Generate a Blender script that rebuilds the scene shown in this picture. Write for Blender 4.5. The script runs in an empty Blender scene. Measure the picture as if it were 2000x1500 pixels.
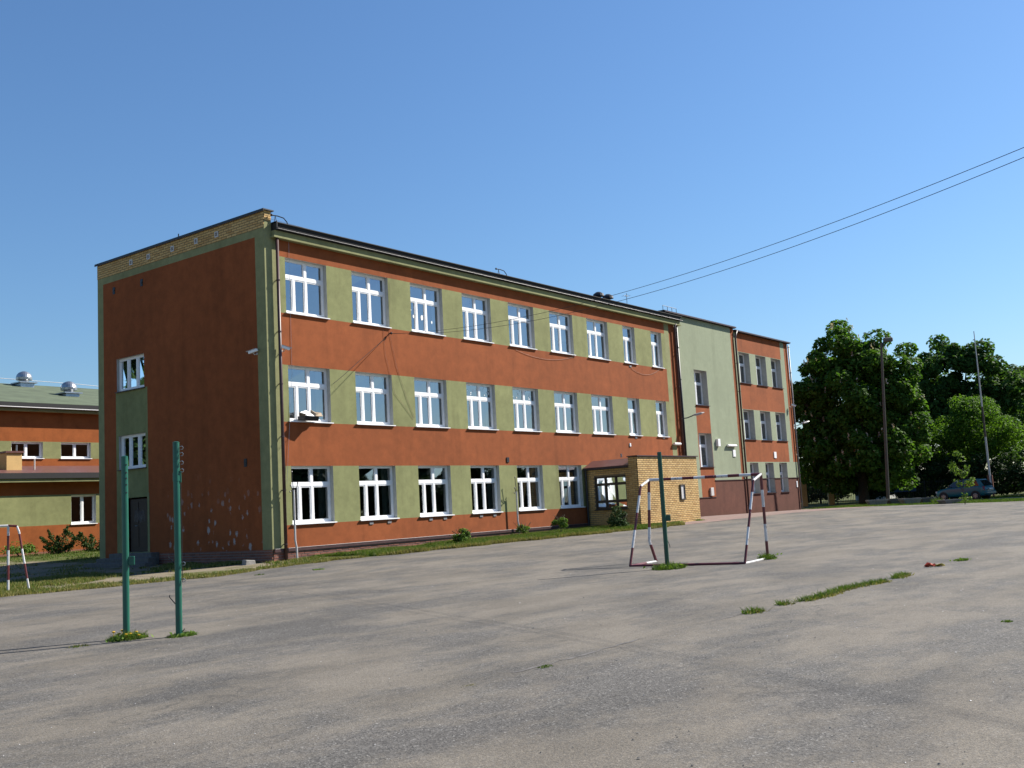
import bpy, bmesh, math, random
import numpy as np
from mathutils import Matrix, Vector
R = math.radians
random.seed(7); rng = np.random.default_rng(7)
scene = bpy.context.scene
COL = scene.collection

# ------------------------------------------------------------ camera
cam_d = bpy.data.cameras.new('camera'); cam = bpy.data.objects.new('camera', cam_d); COL.objects.link(cam)
CX = Vector((0.609, -0.791, -0.056)); CD = Vector((0.791, 0.600, 0.1188)).normalized()
yaw, pit, rol = R(52.82), R(6.822), R(-3.205)
CD = Vector((math.sin(yaw)*math.cos(pit), math.cos(yaw)*math.cos(pit), math.sin(pit)))
r0 = Vector((math.cos(yaw), -math.sin(yaw), 0)); u0 = r0.cross(CD)
CX = math.cos(rol)*r0 + math.sin(rol)*u0; CU = -math.sin(rol)*r0 + math.cos(rol)*u0
CAMLOC = Vector((-21.299, -25.885, 1.243))
m = Matrix((CX, CU, -CD)).transposed().to_4x4(); m.translation = CAMLOC
cam.matrix_world = m
cam_d.sensor_fit = 'HORIZONTAL'; cam_d.sensor_width = 36; cam_d.lens = 2018.6*36/2000
cam_d.clip_start = 0.1; cam_d.clip_end = 3000
scene.camera = cam

# ------------------------------------------------------------ sky, sun, exposure
SUN_AZ_OFF, SUN_EL = R(26), R(38.5)
sdir = Vector((math.cos(SUN_AZ_OFF)*math.cos(SUN_EL), -math.sin(SUN_AZ_OFF)*math.cos(SUN_EL), math.sin(SUN_EL)))
world = bpy.data.worlds.new('World'); scene.world = world; world.use_nodes = True
wn = world.node_tree; bg = wn.nodes['Background']
sky = wn.nodes.new('ShaderNodeTexSky'); sky.sky_type = 'NISHITA'; sky.sun_disc = False
sky.sun_elevation = SUN_EL; sky.sun_rotation = math.atan2(sdir.x, sdir.y)
sky.altitude = 0; sky.air_density = 1.35; sky.dust_density = 0.35; sky.ozone_density = 10.0
wn.links.new(sky.outputs[0], bg.inputs[0]); bg.inputs[1].default_value = 0.068
sl = bpy.data.lights.new('sun', 'SUN'); sl.energy = 5.0; sl.angle = R(0.53); sl.color = (1.0, 0.94, 0.85)
so = bpy.data.objects.new('sun', sl); COL.objects.link(so)
so.rotation_euler = (-sdir).to_track_quat('-Z', 'Y').to_euler()
vs = scene.view_settings
vs.view_transform = 'Standard'; vs.look = 'None'; vs.gamma = 1; vs.exposure = 1.0; vs.use_curve_mapping = False

# ------------------------------------------------------------ material helpers
def newmat(name):
    m = bpy.data.materials.new(name); m.use_nodes = True
    return m, m.node_tree, m.node_tree.nodes['Principled BSDF']
def N(t, typ, **kw):
    n = t.nodes.new(typ)
    for k, v in kw.items():
        if k.startswith('i_'): n.inputs[k[2:].replace('_', ' ')].default_value = v
        else: setattr(n, k, v)
    return n
def L(t, a, b): t.links.new(a, b)
def ramp(t, src, stops):
    n = t.nodes.new('ShaderNodeValToRGB'); e = n.color_ramp.elements
    while len(e) < len(stops): e.new(0.5)
    for k, (p, c) in enumerate(stops):
        e[k].position = p; e[k].color = (c, c, c, 1) if not hasattr(c, '__len__') else (*c, 1)
    L(t, src, n.inputs[0]); return n.outputs[0]
def mixc(t, fac, a, b, mode='MIX'):
    n = t.nodes.new('ShaderNodeMix'); n.data_type = 'RGBA'; n.blend_type = mode
    for s, v in ((n.inputs[0], fac), (n.inputs[6], a), (n.inputs[7], b)):
        if hasattr(v, 'is_linked'): L(t, v, s)
        elif hasattr(v, '__len__'): s.default_value = (*v, 1)
        else: s.default_value = v
    return n.outputs[2]
def math_(t, op, a, b=0.0):
    n = t.nodes.new('ShaderNodeMath'); n.operation = op
    for s, v in ((n.inputs[0], a), (n.inputs[1], b)):
        if hasattr(v, 'is_linked'): L(t, v, s)
        else: s.default_value = v
    return n.outputs[0]
def pos(t, scale=(1, 1, 1), rotz=0, loc=(0, 0, 0)):
    g = t.nodes.new('ShaderNodeNewGeometry'); mp = t.nodes.new('ShaderNodeMapping')
    mp.inputs['Scale'].default_value = scale; mp.inputs['Rotation'].default_value = (0, 0, rotz); mp.inputs['Location'].default_value = loc
    L(t, g.outputs['Position'], mp.inputs[0]); return mp.outputs[0]
def noise(t, vec, scale, detail=4, rough=0.55):
    n = N(t, 'ShaderNodeTexNoise'); n.inputs['Scale'].default_value = scale
    n.inputs['Detail'].default_value = detail; n.inputs['Roughness'].default_value = rough
    if vec is not None: L(t, vec, n.inputs['Vector'])
    return n.outputs[0]
def bump(t, bs, h, strength=0.3, dist=0.01):
    b = N(t, 'ShaderNodeBump'); b.inputs['Strength'].default_value = strength; b.inputs['Distance'].default_value = dist
    L(t, h, b.inputs['Height']); L(t, b.outputs[0], bs.inputs['Normal'])
def objrand(t):
    a = t.nodes.new('ShaderNodeObjectInfo').outputs['Random']; b = t.nodes.new('ShaderNodeNewGeometry').outputs['Random Per Island']
    return math_(t, 'FRACT', math_(t, 'ADD', a, b))
MATS = {}
def plain(name, col, rough=0.6, metal=0.0, var=0.12, scale=6, spec=0.4):
    m, t, b = newmat(name); col = tuple(q*(0.72 if q > 0.05 else 0.9) for q in col) if name not in ('white_pvc', 'paper') else col
    n = noise(t, pos(t), scale, 5)
    f = ramp(t, n, [(0.25, 1-var), (0.75, 1+var)])
    L(t, mixc(t, 1.0, col, f, 'MULTIPLY'), b.inputs['Base Color'])
    b.inputs['Roughness'].default_value = rough; b.inputs['Metallic'].default_value = metal
    b.inputs['Specular IOR Level'].default_value = spec
    MATS[name] = m; return m
def stucco(name, col, var=0.13, dirt=(0.5, 0.48, 0.45), dirtamt=0.45, scuff=False):
    m, t, b = newmat(name)
    p = pos(t)
    big = ramp(t, noise(t, p, 0.35, 6, 0.6), [(0.3, 1-var), (0.7, 1+var)])
    mid = ramp(t, noise(t, p, 2.4, 8, 0.72), [(0.28, 1-var*1.5), (0.72, 1+var*1.3)])
    c = mixc(t, 1.0, mixc(t, 1.0, col, big, 'MULTIPLY'), mid, 'MULTIPLY')
    st = noise(t, pos(t, (0.9, 0.9, 0.09)), 1.6, 6, 0.6)          # rain streaks
    sm = ramp(t, st, [(0.52, 0.0), (0.78, dirtamt)])
    c = mixc(t, sm, c, mixc(t, 1.0, c, dirt, 'MULTIPLY'))
    gr = noise(t, p, 60, 3, 0.7)
    c = mixc(t, 1.0, c, ramp(t, gr, [(0.3, 0.84), (0.7, 1.15)]), 'MULTIPLY')
    if scuff:   # plaster chips and ball marks low on the gable
        sx = N(t, 'ShaderNodeSeparateXYZ'); L(t, p, sx.inputs[0])
        vo = N(t, 'ShaderNodeTexVoronoi'); vo.inputs['Scale'].default_value = 3.0; vo.inputs['Randomness'].default_value = 1.0
        L(t, pos(t, (1, 1.25, 0.8)), vo.inputs['Vector'])
        nn = noise(t, p, 14, 4)
        cs = N(t, 'ShaderNodeSeparateXYZ'); L(t, vo.outputs['Color'], cs.inputs[0])
        dd = math_(t, 'ADD', math_(t, 'ADD', vo.outputs['Distance'], math_(t, 'MULTIPLY', nn, 0.55)), math_(t, 'MULTIPLY', cs.outputs['Y'], 0.16))
        spot = ramp(t, dd, [(0.52, 1.0), (0.63, 0.0)])
        hz = ramp(t, math_(t, 'MULTIPLY', sx.outputs['Z'], 0.1), [(0.04, 1.0), (0.14, 1.0), (0.24, 0.12)])
        hy = ramp(t, math_(t, 'MULTIPLY', sx.outputs['Y'], 0.1), [(0.04, 0.0), (0.07, 1.0), (0.53, 1.0), (0.58, 0.0)])
        zz = ramp(t, math_(t, 'MULTIPLY', sx.outputs['Z'], 0.1), [(0.26, 1.0), (0.30, 0.0)])
        sel = math_(t, 'MULTIPLY', ramp(t, vo.outputs['Color'], [(0.12, 0.0), (0.2, 1.0)]), zz)
        k = math_(t, 'MULTIPLY', math_(t, 'MULTIPLY', spot, sel), math_(t, 'MULTIPLY', hz, hy))
        c = mixc(t, math_(t, 'MULTIPLY', k, 0.8), c, (0.40, 0.36, 0.34))
    L(t, c, b.inputs['Base Color']); b.inputs['Roughness'].default_value = 0.92; b.inputs['Specular IOR Level'].default_value = 0.2
    bump(t, b, gr, 0.5, 0.006)
    MATS[name] = m; return m
def brickmat(name, c1, c2, c3):
    m, t, b = newmat(name)
    f = objrand(t)
    c = ramp(t, f, [(0.0, c1), (0.5, c2), (1.0, c3)])
    n = noise(t, pos(t), 25, 4)
    c = mixc(t, 1.0, c, ramp(t, n, [(0.3, 0.86), (0.7, 1.12)]), 'MULTIPLY')
    c = mixc(t, 1.0, c, ramp(t, noise(t, pos(t), 0.9, 5), [(0.3, 0.84), (0.7, 1.1)]), 'MULTIPLY')
    L(t, c, b.inputs['Base Color']); b.inputs['Roughness'].default_value = 0.8; bump(t, b, n, 0.3, 0.004)
    MATS[name] = m; return m
def leafmat(name, c1, c2, trans=0.35):
    m, t, b = newmat(name)
    c = ramp(t, objrand(t), [(0.0, c1), (0.6, tuple((a+bb)/2 for a, bb in zip(c1, c2))), (1.0, c2)])
    L(t, c, b.inputs['Base Color']); b.inputs['Roughness'].default_value = 0.7; b.inputs['Specular IOR Level'].default_value = 0.15
    tr = N(t, 'ShaderNodeBsdfTranslucent'); L(t, mixc(t, 1.0, c, (1.15, 1.25, 0.6), 'MULTIPLY'), tr.inputs[0])
    mx = N(t, 'ShaderNodeMixShader'); mx.inputs[0].default_value = trans
    L(t, b.outputs[0], mx.inputs[1]); L(t, tr.outputs[0], mx.inputs[2]); L(t, mx.outputs[0], t.nodes['Material Output'].inputs[0])
    MATS[name] = m; return m
def glassmat(name, tint=(0.55, 0.62, 0.62), ior=2.3, add=0.16):
    m, t, b = newmat(name)
    t.nodes.remove(b)
    tr = N(t, 'ShaderNodeBsdfTransparent'); tr.inputs[0].default_value = (*tint, 1)
    gl = N(t, 'ShaderNodeBsdfGlossy'); gl.inputs['Roughness'].default_value = 0.02; gl.inputs[0].default_value = (0.86, 0.93, 1, 1)
    fr = N(t, 'ShaderNodeFresnel'); fr.inputs[0].default_value = ior
    bp = N(t, 'ShaderNodeBump'); bp.inputs['Strength'].default_value = 0.06; bp.inputs['Distance'].default_value = 0.02
    L(t, noise(t, pos(t), 1.3, 2), bp.inputs['Height']); L(t, bp.outputs[0], gl.inputs['Normal'])
    f = math_(t, 'ADD', fr.outputs[0], add)
    mx = N(t, 'ShaderNodeMixShader'); L(t, f, mx.inputs[0]); L(t, tr.outputs[0], mx.inputs[1]); L(t, gl.outputs[0], mx.inputs[2])
    L(t, mx.outputs[0], t.nodes['Material Output'].inputs[0])
    MATS[name] = m; return m

stucco('orange', (0.250, 0.071, 0.023))
stucco('orange_gable', (0.250, 0.071, 0.023), scuff=True)
stucco('orange_gym', (0.27, 0.080, 0.022))
stucco('green', (0.215, 0.224, 0.100))
stucco('green_trim', (0.235, 0.238, 0.118))
stucco('pale_green', (0.258, 0.290, 0.195), var=0.06, dirtamt=0.3)
stucco('plinth_red', (0.105, 0.040, 0.027))
plain('reveal', (0.52, 0.53, 0.50), 0.9)
plain('white_pvc', (0.80, 0.80, 0.80), 0.35, var=0.03)
plain('white_paint', (0.72, 0.70, 0.68), 0.5, var=0.15, scale=18)
plain('brown_metal', (0.085, 0.035, 0.035), 0.42, 0.0, var=0.25)
plain('roof_brown', (0.17, 0.075, 0.065), 0.45, 0.0, var=0.2, scale=3)
plain('black_felt', (0.02, 0.02, 0.022), 0.8)
plain('gutter_grey', (0.30, 0.28, 0.28), 0.45, 0.0)
plain('dark_metal', (0.03, 0.03, 0.035), 0.45, 0.4)
plain('galvanised', (0.52, 0.54, 0.56), 0.32, 0.85, var=0.2)
plain('roof_green', (0.115, 0.145, 0.085), 0.9, var=0.25, scale=1.2)
plain('concrete', (0.30, 0.285, 0.26), 0.9, var=0.25, scale=9)
plain('concrete_dark', (0.15, 0.14, 0.13), 0.9, var=0.3, scale=9)
plain('mortar', (0.25, 0.19, 0.115), 0.95)
plain('mortar_red', (0.26, 0.21, 0.185), 0.95)
plain('interior', (0.30, 0.30, 0.27), 0.9)
plain('curtain', (0.72, 0.74, 0.74), 0.9, var=0.05)
plain('paper', (0.85, 0.87, 0.88), 0.9, var=0.02)
plain('door_dark', (0.028, 0.018, 0.014), 0.5, var=0.3)
plain('wood_brown', (0.06, 0.035, 0.022), 0.6, var=0.3)
plain('pole_wood', (0.13, 0.105, 0.085), 0.9, var=0.3, scale=20)
plain('bark', (0.06, 0.045, 0.032), 0.95, var=0.4, scale=10)
plain('tyre', (0.015, 0.015, 0.016), 0.8)
plain('rim', (0.42, 0.43, 0.44), 0.35, 0.7)
plain('car_glass', (0.012, 0.016, 0.02), 0.06, spec=0.9)
plain('car_black', (0.02, 0.02, 0.022), 0.6)
plain('tail_red', (0.28, 0.012, 0.012), 0.2)
plain('plate', (0.7, 0.7, 0.68), 0.5)
plain('cable', (0.012, 0.012, 0.014), 0.6)
plain('grey_cable', (0.35, 0.22, 0.17), 0.7)
plain('litter_red', (0.85, 0.17, 0.08), 0.35)
plain('litter_yellow', (0.55, 0.42, 0.05), 0.35)
plain('cardboard', (0.42, 0.32, 0.22), 0.8)
plain('stone', (0.26, 0.24, 0.21), 0.9, var=0.3)
plain('banner_blue', (0.03, 0.08, 0.16), 0.8); plain('banner_orange', (0.20, 0.075, 0.03), 0.8)
plain('fence_dark', (0.02, 0.022, 0.02), 0.6)
plain('dandelion', (0.80, 0.46, 0.01), 0.7)
brickmat('brick_yellow', (0.50, 0.315, 0.105), (0.58, 0.385, 0.15), (0.42, 0.245, 0.075))
brickmat('brick_red', (0.17, 0.058, 0.036), (0.22, 0.08, 0.05), (0.135, 0.047, 0.032))
leafmat('leaf_chestnut', (0.034, 0.082, 0.012), (0.10, 0.19, 0.028), 0.45)
leafmat('leaf_maple', (0.030, 0.070, 0.016), (0.080, 0.15, 0.032), 0.45)
leafmat('leaf_light', (0.055, 0.120, 0.014), (0.13, 0.23, 0.030), 0.45)
leafmat('leaf_mid', (0.045, 0.085, 0.022), (0.10, 0.15, 0.045), 0.35)
leafmat('leaf_dark', (0.014, 0.032, 0.010), (0.04, 0.075, 0.018), 0.25)
leafmat('leaf_juniper', (0.03, 0.06, 0.02), (0.07, 0.11, 0.03), 0.15)
leafmat('leaf_bush', (0.07, 0.13, 0.02), (0.16, 0.24, 0.05), 0.35)
leafmat('blossom', (0.42, 0.33, 0.25), (0.62, 0.52, 0.42), 0.2)
leafmat('grass', (0.042, 0.085, 0.011), (0.105, 0.15, 0.028), 0.35)
leafmat('grass_dry', (0.12, 0.12, 0.035), (0.30, 0.25, 0.11), 0.3)
glassmat('glass'); glassmat('glass_car', (0.2, 0.24, 0.25), 1.6, 0.05)
# painted steel, chipped
def chipped(name, col, chip=(0.10, 0.06, 0.045), amt=(0.60, 0.66), rough=0.38):
    m, t, b = newmat(name)
    n = noise(t, pos(t, (1, 1, 0.6)), 16, 6, 0.7)
    k = ramp(t, n, [(amt[0], 0.0), (amt[1], 1.0)])
    v = ramp(t, noise(t, pos(t), 2.5, 5), [(0.3, 0.8), (0.7, 1.15)])
    L(t, mixc(t, k, mixc(t, 1.0, col, v, 'MULTIPLY'), chip), b.inputs['Base Color'])
    b.inputs['Roughness'].default_value = rough
    MATS[name] = m
chipped('post_green', (0.006, 0.092, 0.060), (0.03, 0.05, 0.04), (0.62, 0.66))
chipped('post_green_dark', (0.005, 0.060, 0.034), (0.012, 0.03, 0.02), (0.62, 0.66))
chipped('goal_white', (0.62, 0.60, 0.58), (0.16, 0.06, 0.05), (0.60, 0.63))
chipped('goal_red', (0.13, 0.022, 0.022), (0.42, 0.38, 0.36), (0.66, 0.69))
m, t, b = newmat('car_teal'); b.inputs['Base Color'].default_value = (0.001, 0.105, 0.13, 1); b.inputs['Roughness'].default_value = 0.35
b.inputs['Coat Weight'].default_value = 0.35; b.inputs['Coat Roughness'].default_value = 0.06; MATS['car_teal'] = m

# asphalt: grey aggregate under drifts of pale sand
m, t, b = newmat('asphalt')
p1 = pos(t, (0.75, 1.25, 1), R(9)); p = pos(t)
d1 = noise(t, p1, 0.42, 12, 0.66); d2 = noise(t, pos(t, (0.6, 1.5, 1), R(14), (31, 7, 0)), 1.3, 10, 0.7); d3 = noise(t, p, 9, 8, 0.75)
f = math_(t, 'ADD', math_(t, 'MULTIPLY', d1, 0.58), math_(t, 'ADD', math_(t, 'MULTIPLY', d2, 0.28), math_(t, 'MULTIPLY', d3, 0.16)))
sand = ramp(t, f, [(0.46, 0.0), (0.505, 0.5), (0.555, 1.0)])
vor = N(t, 'ShaderNodeTexVoronoi'); vor.inputs['Scale'].default_value = 80; L(t, p, vor.inputs['Vector'])
agg = ramp(t, vor.outputs['Color'], [(0.0, (0.032, 0.031, 0.029)), (0.45, (0.084, 0.079, 0.072)), (0.85, (0.140, 0.132, 0.120)), (1.0, (0.35, 0.34, 0.32))])
vor2 = N(t, 'ShaderNodeTexVoronoi'); vor2.inputs['Scale'].default_value = 130; L(t, p, vor2.inputs['Vector'])
sc = ramp(t, vor2.outputs['Color'], [(0.0, (0.098, 0.083, 0.062)), (0.5, (0.180, 0.157, 0.124)), (1.0, (0.245, 0.214, 0.171))])
fine = ramp(t, noise(t, p, 38, 4, 0.75), [(0.36, 0.0), (0.64, 1.0)])
k = math_(t, 'MULTIPLY', sand, math_(t, 'ADD', 0.30, math_(t, 'MULTIPLY', fine, 0.70)))
c = mixc(t, k, agg, sc)
dk = ramp(t, noise(t, pos(t, (0.6, 1.5, 1), R(-8), (5, 40, 0)), 0.55, 7, 0.6), [(0.42, 1.05), (0.60, 0.84)])
c = mixc(t, 1.0, c, dk, 'MULTIPLY')
c = mixc(t, 1.0, c, ramp(t, noise(t, p, 2.0, 6, 0.7), [(0.25, 0.88), (0.75, 1.1)]), 'MULTIPLY')
# thin cracks
vc = N(t, 'ShaderNodeTexVoronoi'); vc.feature = 'DISTANCE_TO_EDGE'; vc.inputs['Scale'].default_value = 0.20
wv = N(t, 'ShaderNodeVectorMath'); wv.operation = 'ADD'
nc = N(t, 'ShaderNodeTexNoise'); nc.inputs['Scale'].default_value = 0.9; nc.inputs['Detail'].default_value = 6; L(t, p, nc.inputs['Vector'])
vsn = N(t, 'ShaderNodeVectorMath'); vsn.operation = 'SCALE'; vsn.inputs['Scale'].default_value = 1.6; L(t, nc.outputs['Color'], vsn.inputs[0])
L(t, p, wv.inputs[0]); L(t, vsn.outputs[0], wv.inputs[1]); L(t, wv.outputs[0], vc.inputs['Vector'])
ck = math_(t, 'MULTIPLY', ramp(t, vc.outputs['Distance'], [(0.0, 1.0), (0.0035, 0.0)]), ramp(t, noise(t, p, 0.35, 3), [(0.5, 0.0), (0.6, 0.6)]))
c = mixc(t, ck, c, (0.05, 0.047, 0.043))
L(t, c, b.inputs['Base Color']); b.inputs['Roughness'].default_value = 0.9; b.inputs['Specular IOR Level'].default_value = 0.25
hh = math_(t, 'ADD', vor.outputs['Distance'], math_(t, 'MULTIPLY', noise(t, p, 300, 2), 0.6))
bump(t, b, hh, 0.45, 0.006); MATS['asphalt'] = m
# soil and worn grass
m, t, b = newmat('soil'); p = pos(t)
n1 = noise(t, p, 0.5, 8, 0.65); n2 = noise(t, p, 7, 6, 0.7)
g = mixc(t, ramp(t, n2, [(0.3, 0.0), (0.7, 1.0)]), (0.055, 0.075, 0.018), (0.10, 0.105, 0.035))
s = mixc(t, ramp(t, noise(t, p, 30, 5, 0.7), [(0.3, 0.0), (0.7, 1.0)]), (0.144, 0.119, 0.081), (0.245, 0.209, 0.150))
sx = N(t, 'ShaderNodeSeparateXYZ'); L(t, p, sx.inputs[0])
gx = ramp(t, math_(t, 'MULTIPLY', math_(t, 'ADD', sx.outputs['X'], 20), 0.02), [(0.40, 0.17), (0.44, 0.0)])
c = mixc(t, ramp(t, math_(t, 'ADD', n1, gx), [(0.56, 0.0), (0.66, 1.0)]), g, s)
L(t, c, b.inputs['Base Color']); b.inputs['Roughness'].default_value = 1.0; b.inputs['Specular IOR Level'].default_value = 0.1
bump(t, b, n2, 0.8, 0.03); MATS['soil'] = m
# red concrete paving
m, t, b = newmat('paving'); p = pos(t)
bt = N(t, 'ShaderNodeTexBrick'); bt.inputs['Scale'].default_value = 4.0
bt.inputs['Color1'].default_value = (0.17, 0.10, 0.083, 1); bt.inputs['Color2'].default_value = (0.215, 0.13, 0.108, 1); bt.inputs['Mortar'].default_value = (0.11, 0.083, 0.07, 1)
bt.inputs['Mortar Size'].default_value = 0.025; L(t, p, bt.inputs['Vector'])
c = mixc(t, 1.0, bt.outputs['Color'], ramp(t, noise(t, p, 1.3, 6), [(0.3, 0.8), (0.7, 1.2)]), 'MULTIPLY')
c = mixc(t, ramp(t, noise(t, p, 0.6, 6), [(0.5, 0.0), (0.68, 0.6)]), c, (0.18, 0.16, 0.135))
L(t, c, b.inputs['Base Color']); b.inputs['Roughness'].default_value = 0.9; MATS['paving'] = m

# ------------------------------------------------------------ mesh helpers
class MB:
    def __init__(s): s.v = []; s.f = []; s.mi = []
    def quad(s, a, b, c, d, mi=0):
        k = len(s.v); s.v += [tuple(a), tuple(b), tuple(c), tuple(d)]; s.f.append((k, k+1, k+2, k+3)); s.mi.append(mi)
    def poly(s, pts, mi=0):
        k = len(s.v); s.v += [tuple(p) for p in pts]; s.f.append(tuple(range(k, k+len(pts)))); s.mi.append(mi)
    def box(s, x0, x1, y0, y1, z0, z1, mi=0):
        k = len(s.v)
        s.v += [(x, y, z) for z in (z0, z1) for y in (y0, y1) for x in (x0, x1)]
        for q in ((0, 2, 3, 1), (4, 5, 7, 6), (0, 1, 5, 4), (2, 6, 7, 3), (0, 4, 6, 2), (1, 3, 7, 5)):
            s.f.append(tuple(k+i for i in q)); s.mi.append(mi)
    def hexa(s, p8, mi=0):
        k = len(s.v); s.v += [tuple(p) for p in p8]
        for q in ((0, 2, 3, 1), (4, 5, 7, 6), (0, 1, 5, 4), (2, 6, 7, 3), (0, 4, 6, 2), (1, 3, 7, 5)):
            s.f.append(tuple(k+i for i in q)); s.mi.append(mi)
    def tube(s, pts, rad, n=10, mi=0, cap=True):
        pts = [Vector(p) for p in pts]; rads = rad if hasattr(rad, '__len__') else [rad]*len(pts)
        rings = []; up = None
        for i, p in enumerate(pts):
            if i == 0: t = pts[1]-p
            elif i == len(pts)-1: t = p-pts[i-1]
            else: t = (pts[i+1]-p).normalized()+(p-pts[i-1]).normalized()
            t.normalize()
            if up is None: up = Vector((0, 0, 1)) if abs(t.z) < 0.9 else Vector((1, 0, 0))
            a = t.cross(up).normalized(); bq = a.cross(t).normalized(); up = bq
            k = len(s.v)
            for j in range(n):
                th = 2*math.pi*j/n; q = p+rads[i]*(math.cos(th)*a+math.sin(th)*bq); s.v.append(tuple(q))
            rings.append(k)
        for r1, r2 in zip(rings, rings[1:]):
            for j in range(n):
                s.f.append((r1+j, r1+(j+1) % n, r2+(j+1) % n, r2+j)); s.mi.append(mi)
        if cap:
            s.f.append(tuple(rings[0]+j for j in range(n))[::-1]); s.mi.append(mi)
            s.f.append(tuple(rings[-1]+j for j in range(n))); s.mi.append(mi)
    def lathe(s, prof, c, n=16, mi=0):
        rings = []
        for (r, z) in prof:
            k = len(s.v); rings.append(k)
            for j in range(n):
                th = 2*math.pi*j/n; s.v.append((c[0]+r*math.cos(th), c[1]+r*math.sin(th), c[2]+z))
        for r1, r2 in zip(rings, rings[1:]):
            for j in range(n): s.f.append((r1+j, r1+(j+1) % n, r2+(j+1) % n, r2+j)); s.mi.append(mi)
        s.f.append(tuple(rings[0]+j for j in range(n))[::-1]); s.mi.append(mi)
        s.f.append(tuple(rings[-1]+j for j in range(n))); s.mi.append(mi)
    def build(s, name, mats, parent=None, smooth=False, bevel=0):
        me = bpy.data.meshes.new(name); me.from_pydata(s.v, [], s.f)
        ml = mats if isinstance(mats, (list, tuple)) else [mats]
        for q in ml: me.materials.append(MATS[q])
        me.polygons.foreach_set('material_index', s.mi)
        if smooth: me.polygons.foreach_set('use_smooth', [True]*len(s.f))
        me.validate(); me.update()
        o = bpy.data.objects.new(name, me); COL.objects.link(o)
        if parent is not None: attach(o, parent)
        if bevel:
            mo = o.modifiers.new('bevel', 'BEVEL'); mo.width = bevel; mo.segments = 1; mo.limit_method = 'ANGLE'
        if smooth == 2:
            me.polygons.foreach_set('use_smooth', [False]*len(s.f))
        return o
WORLD = {}
def wloc(o): return WORLD.get(o.name, Vector((0, 0, 0)))
def attach(o, parent, at=None):
    """child geometry is given in world space; keep it there"""
    o.parent = parent; o.matrix_parent_inverse = Matrix.Translation(-wloc(parent)); WORLD[o.name] = Vector((0, 0, 0)) if at is None else Vector(at)
    if at is not None: o.location = at
def tag(o, label, cat, group=None, kind=None):
    if label: o['label'] = label
    if cat: o['category'] = cat
    if group: o['group'] = group
    if kind: o['kind'] = kind
    return o
def thing(name, loc, label, cat, group=None):
    o = bpy.data.objects.new(name, None); COL.objects.link(o); o.location = loc; o.empty_display_size = 0.3
    WORLD[o.name] = Vector(loc); return tag(o, label, cat, group)
def fastmesh(name, V, F, mat, nper, parent=None, mats=None, mi=None):
    """V (n,3) array, F (m,nper) array"""
    me = bpy.data.meshes.new(name); nf = len(F)
    me.vertices.add(len(V)); me.vertices.foreach_set('co', np.asarray(V, np.float32).ravel())
    me.loops.add(nf*nper); me.loops.foreach_set('vertex_index', np.asarray(F, np.int32).ravel())
    me.polygons.add(nf); me.polygons.foreach_set('loop_start', np.arange(0, nf*nper, nper, dtype=np.int32))
    try: me.polygons.foreach_set('loop_total', np.full(nf, nper, dtype=np.int32))
    except Exception: pass
    for q in (mats or [mat]): me.materials.append(MATS[q])
    if mi is not None: me.polygons.foreach_set('material_index', np.asarray(mi, np.int32))
    me.update(calc_edges=True); me.validate()
    o = bpy.data.objects.new(name, me); COL.objects.link(o)
    if parent is not None: attach(o, parent)
    return o

# ------------------------------------------------------------ terrain
def ss(a, b, x):
    x = np.clip((x-a)/(b-a), 0, 1); return x*x*(3-2*x)
def gz(x, y):
    x = np.asarray(x, float); y = np.asarray(y, float)
    base = np.interp(x, [-30, -10, -4, 0, 17, 30, 44, 60, 200], [-.15, -.14, -.12, -.02, .1, .18, .07, 0, 0])
    base = base+.03*ss(-3, 0, y)*ss(-1, 3, x)*(1-ss(16, 22, x))+.22*ss(9, 24, y)*(1-ss(20, 40, x))
    t = ss(-16, -3, y)
    near = np.interp(x, [-50, 0, 10, 45, 200], [-.3, -.3, -.27, -.02, 0])
    return near*(1-t)+base*t
def G(x, y): return float(gz(x, y))
def grid(name, xs, ys, zoff, mat, parent=None, yfun=None):
    X, Y = np.meshgrid(xs, ys, indexing='ij')
    if yfun is not None: Y = yfun(X, Y)
    Z = gz(X, Y)+zoff
    V = np.stack([X, Y, Z], -1).reshape(-1, 3); a, b_ = X.shape
    i, j = np.meshgrid(np.arange(a-1), np.arange(b_-1), indexing='ij'); q = (i*b_+j).ravel()
    F = np.stack([q, q+b_, q+b_+1, q+1], 1)
    return fastmesh(name, V, F, mat, 4, parent)
xs = np.concatenate([[-900, -400, -200, -120, -80], np.arange(-60, 100, 1.0), [110, 140, 200, 400, 900]])
ys = np.concatenate([[-900, -400, -200, -120, -80], np.arange(-60, 60, 1.0), [70, 100, 200, 400, 900]])
o = grid('ground', xs, ys, 0, 'soil'); o['kind'] = 'structure'
def edge(x):     # where the asphalt stops towards the school
    e = np.interp(x, [-60, -20, -9, -4.8, -1.3, 2, 7.6, 16.6, 19, 44], [-1.0, -1.6, -2.2, -3.0, -2.6, -3.15, -3.55, -4.6, -4.4, -3.4])
    return e+0.10*np.sin(x*1.9)+0.07*np.sin(x*4.7+1)
def yf(X, Y):
    e = edge(X); tt = (Y+60)/(60-3.0); return -60+(e+60)*tt
xa = np.arange(-60, 43.6, 0.5)
Xa = xa
o = grid('asphalt_court', xa, np.arange(-60, -2.99, 0.75), 0.014, 'asphalt', yfun=yf); o['kind'] = 'structure'
o = grid('asphalt_verge_of_court', np.arange(43.0, 46.01, 0.5), np.arange(-60, -11.9, 1.0), 0.018, 'asphalt'); o['kind'] = 'structure'
o = grid('red_paving', np.arange(18.6, 44.7, 0.5), np.arange(-4.6, 0.71, 0.5), 0.022, 'paving'); o['kind'] = 'structure'
o = grid('parking_apron', np.arange(50.2, 60.1, 0.7), np.arange(-26, -1.9, 1.0), 0.016, 'asphalt'); o['kind'] = 'structure'

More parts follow.
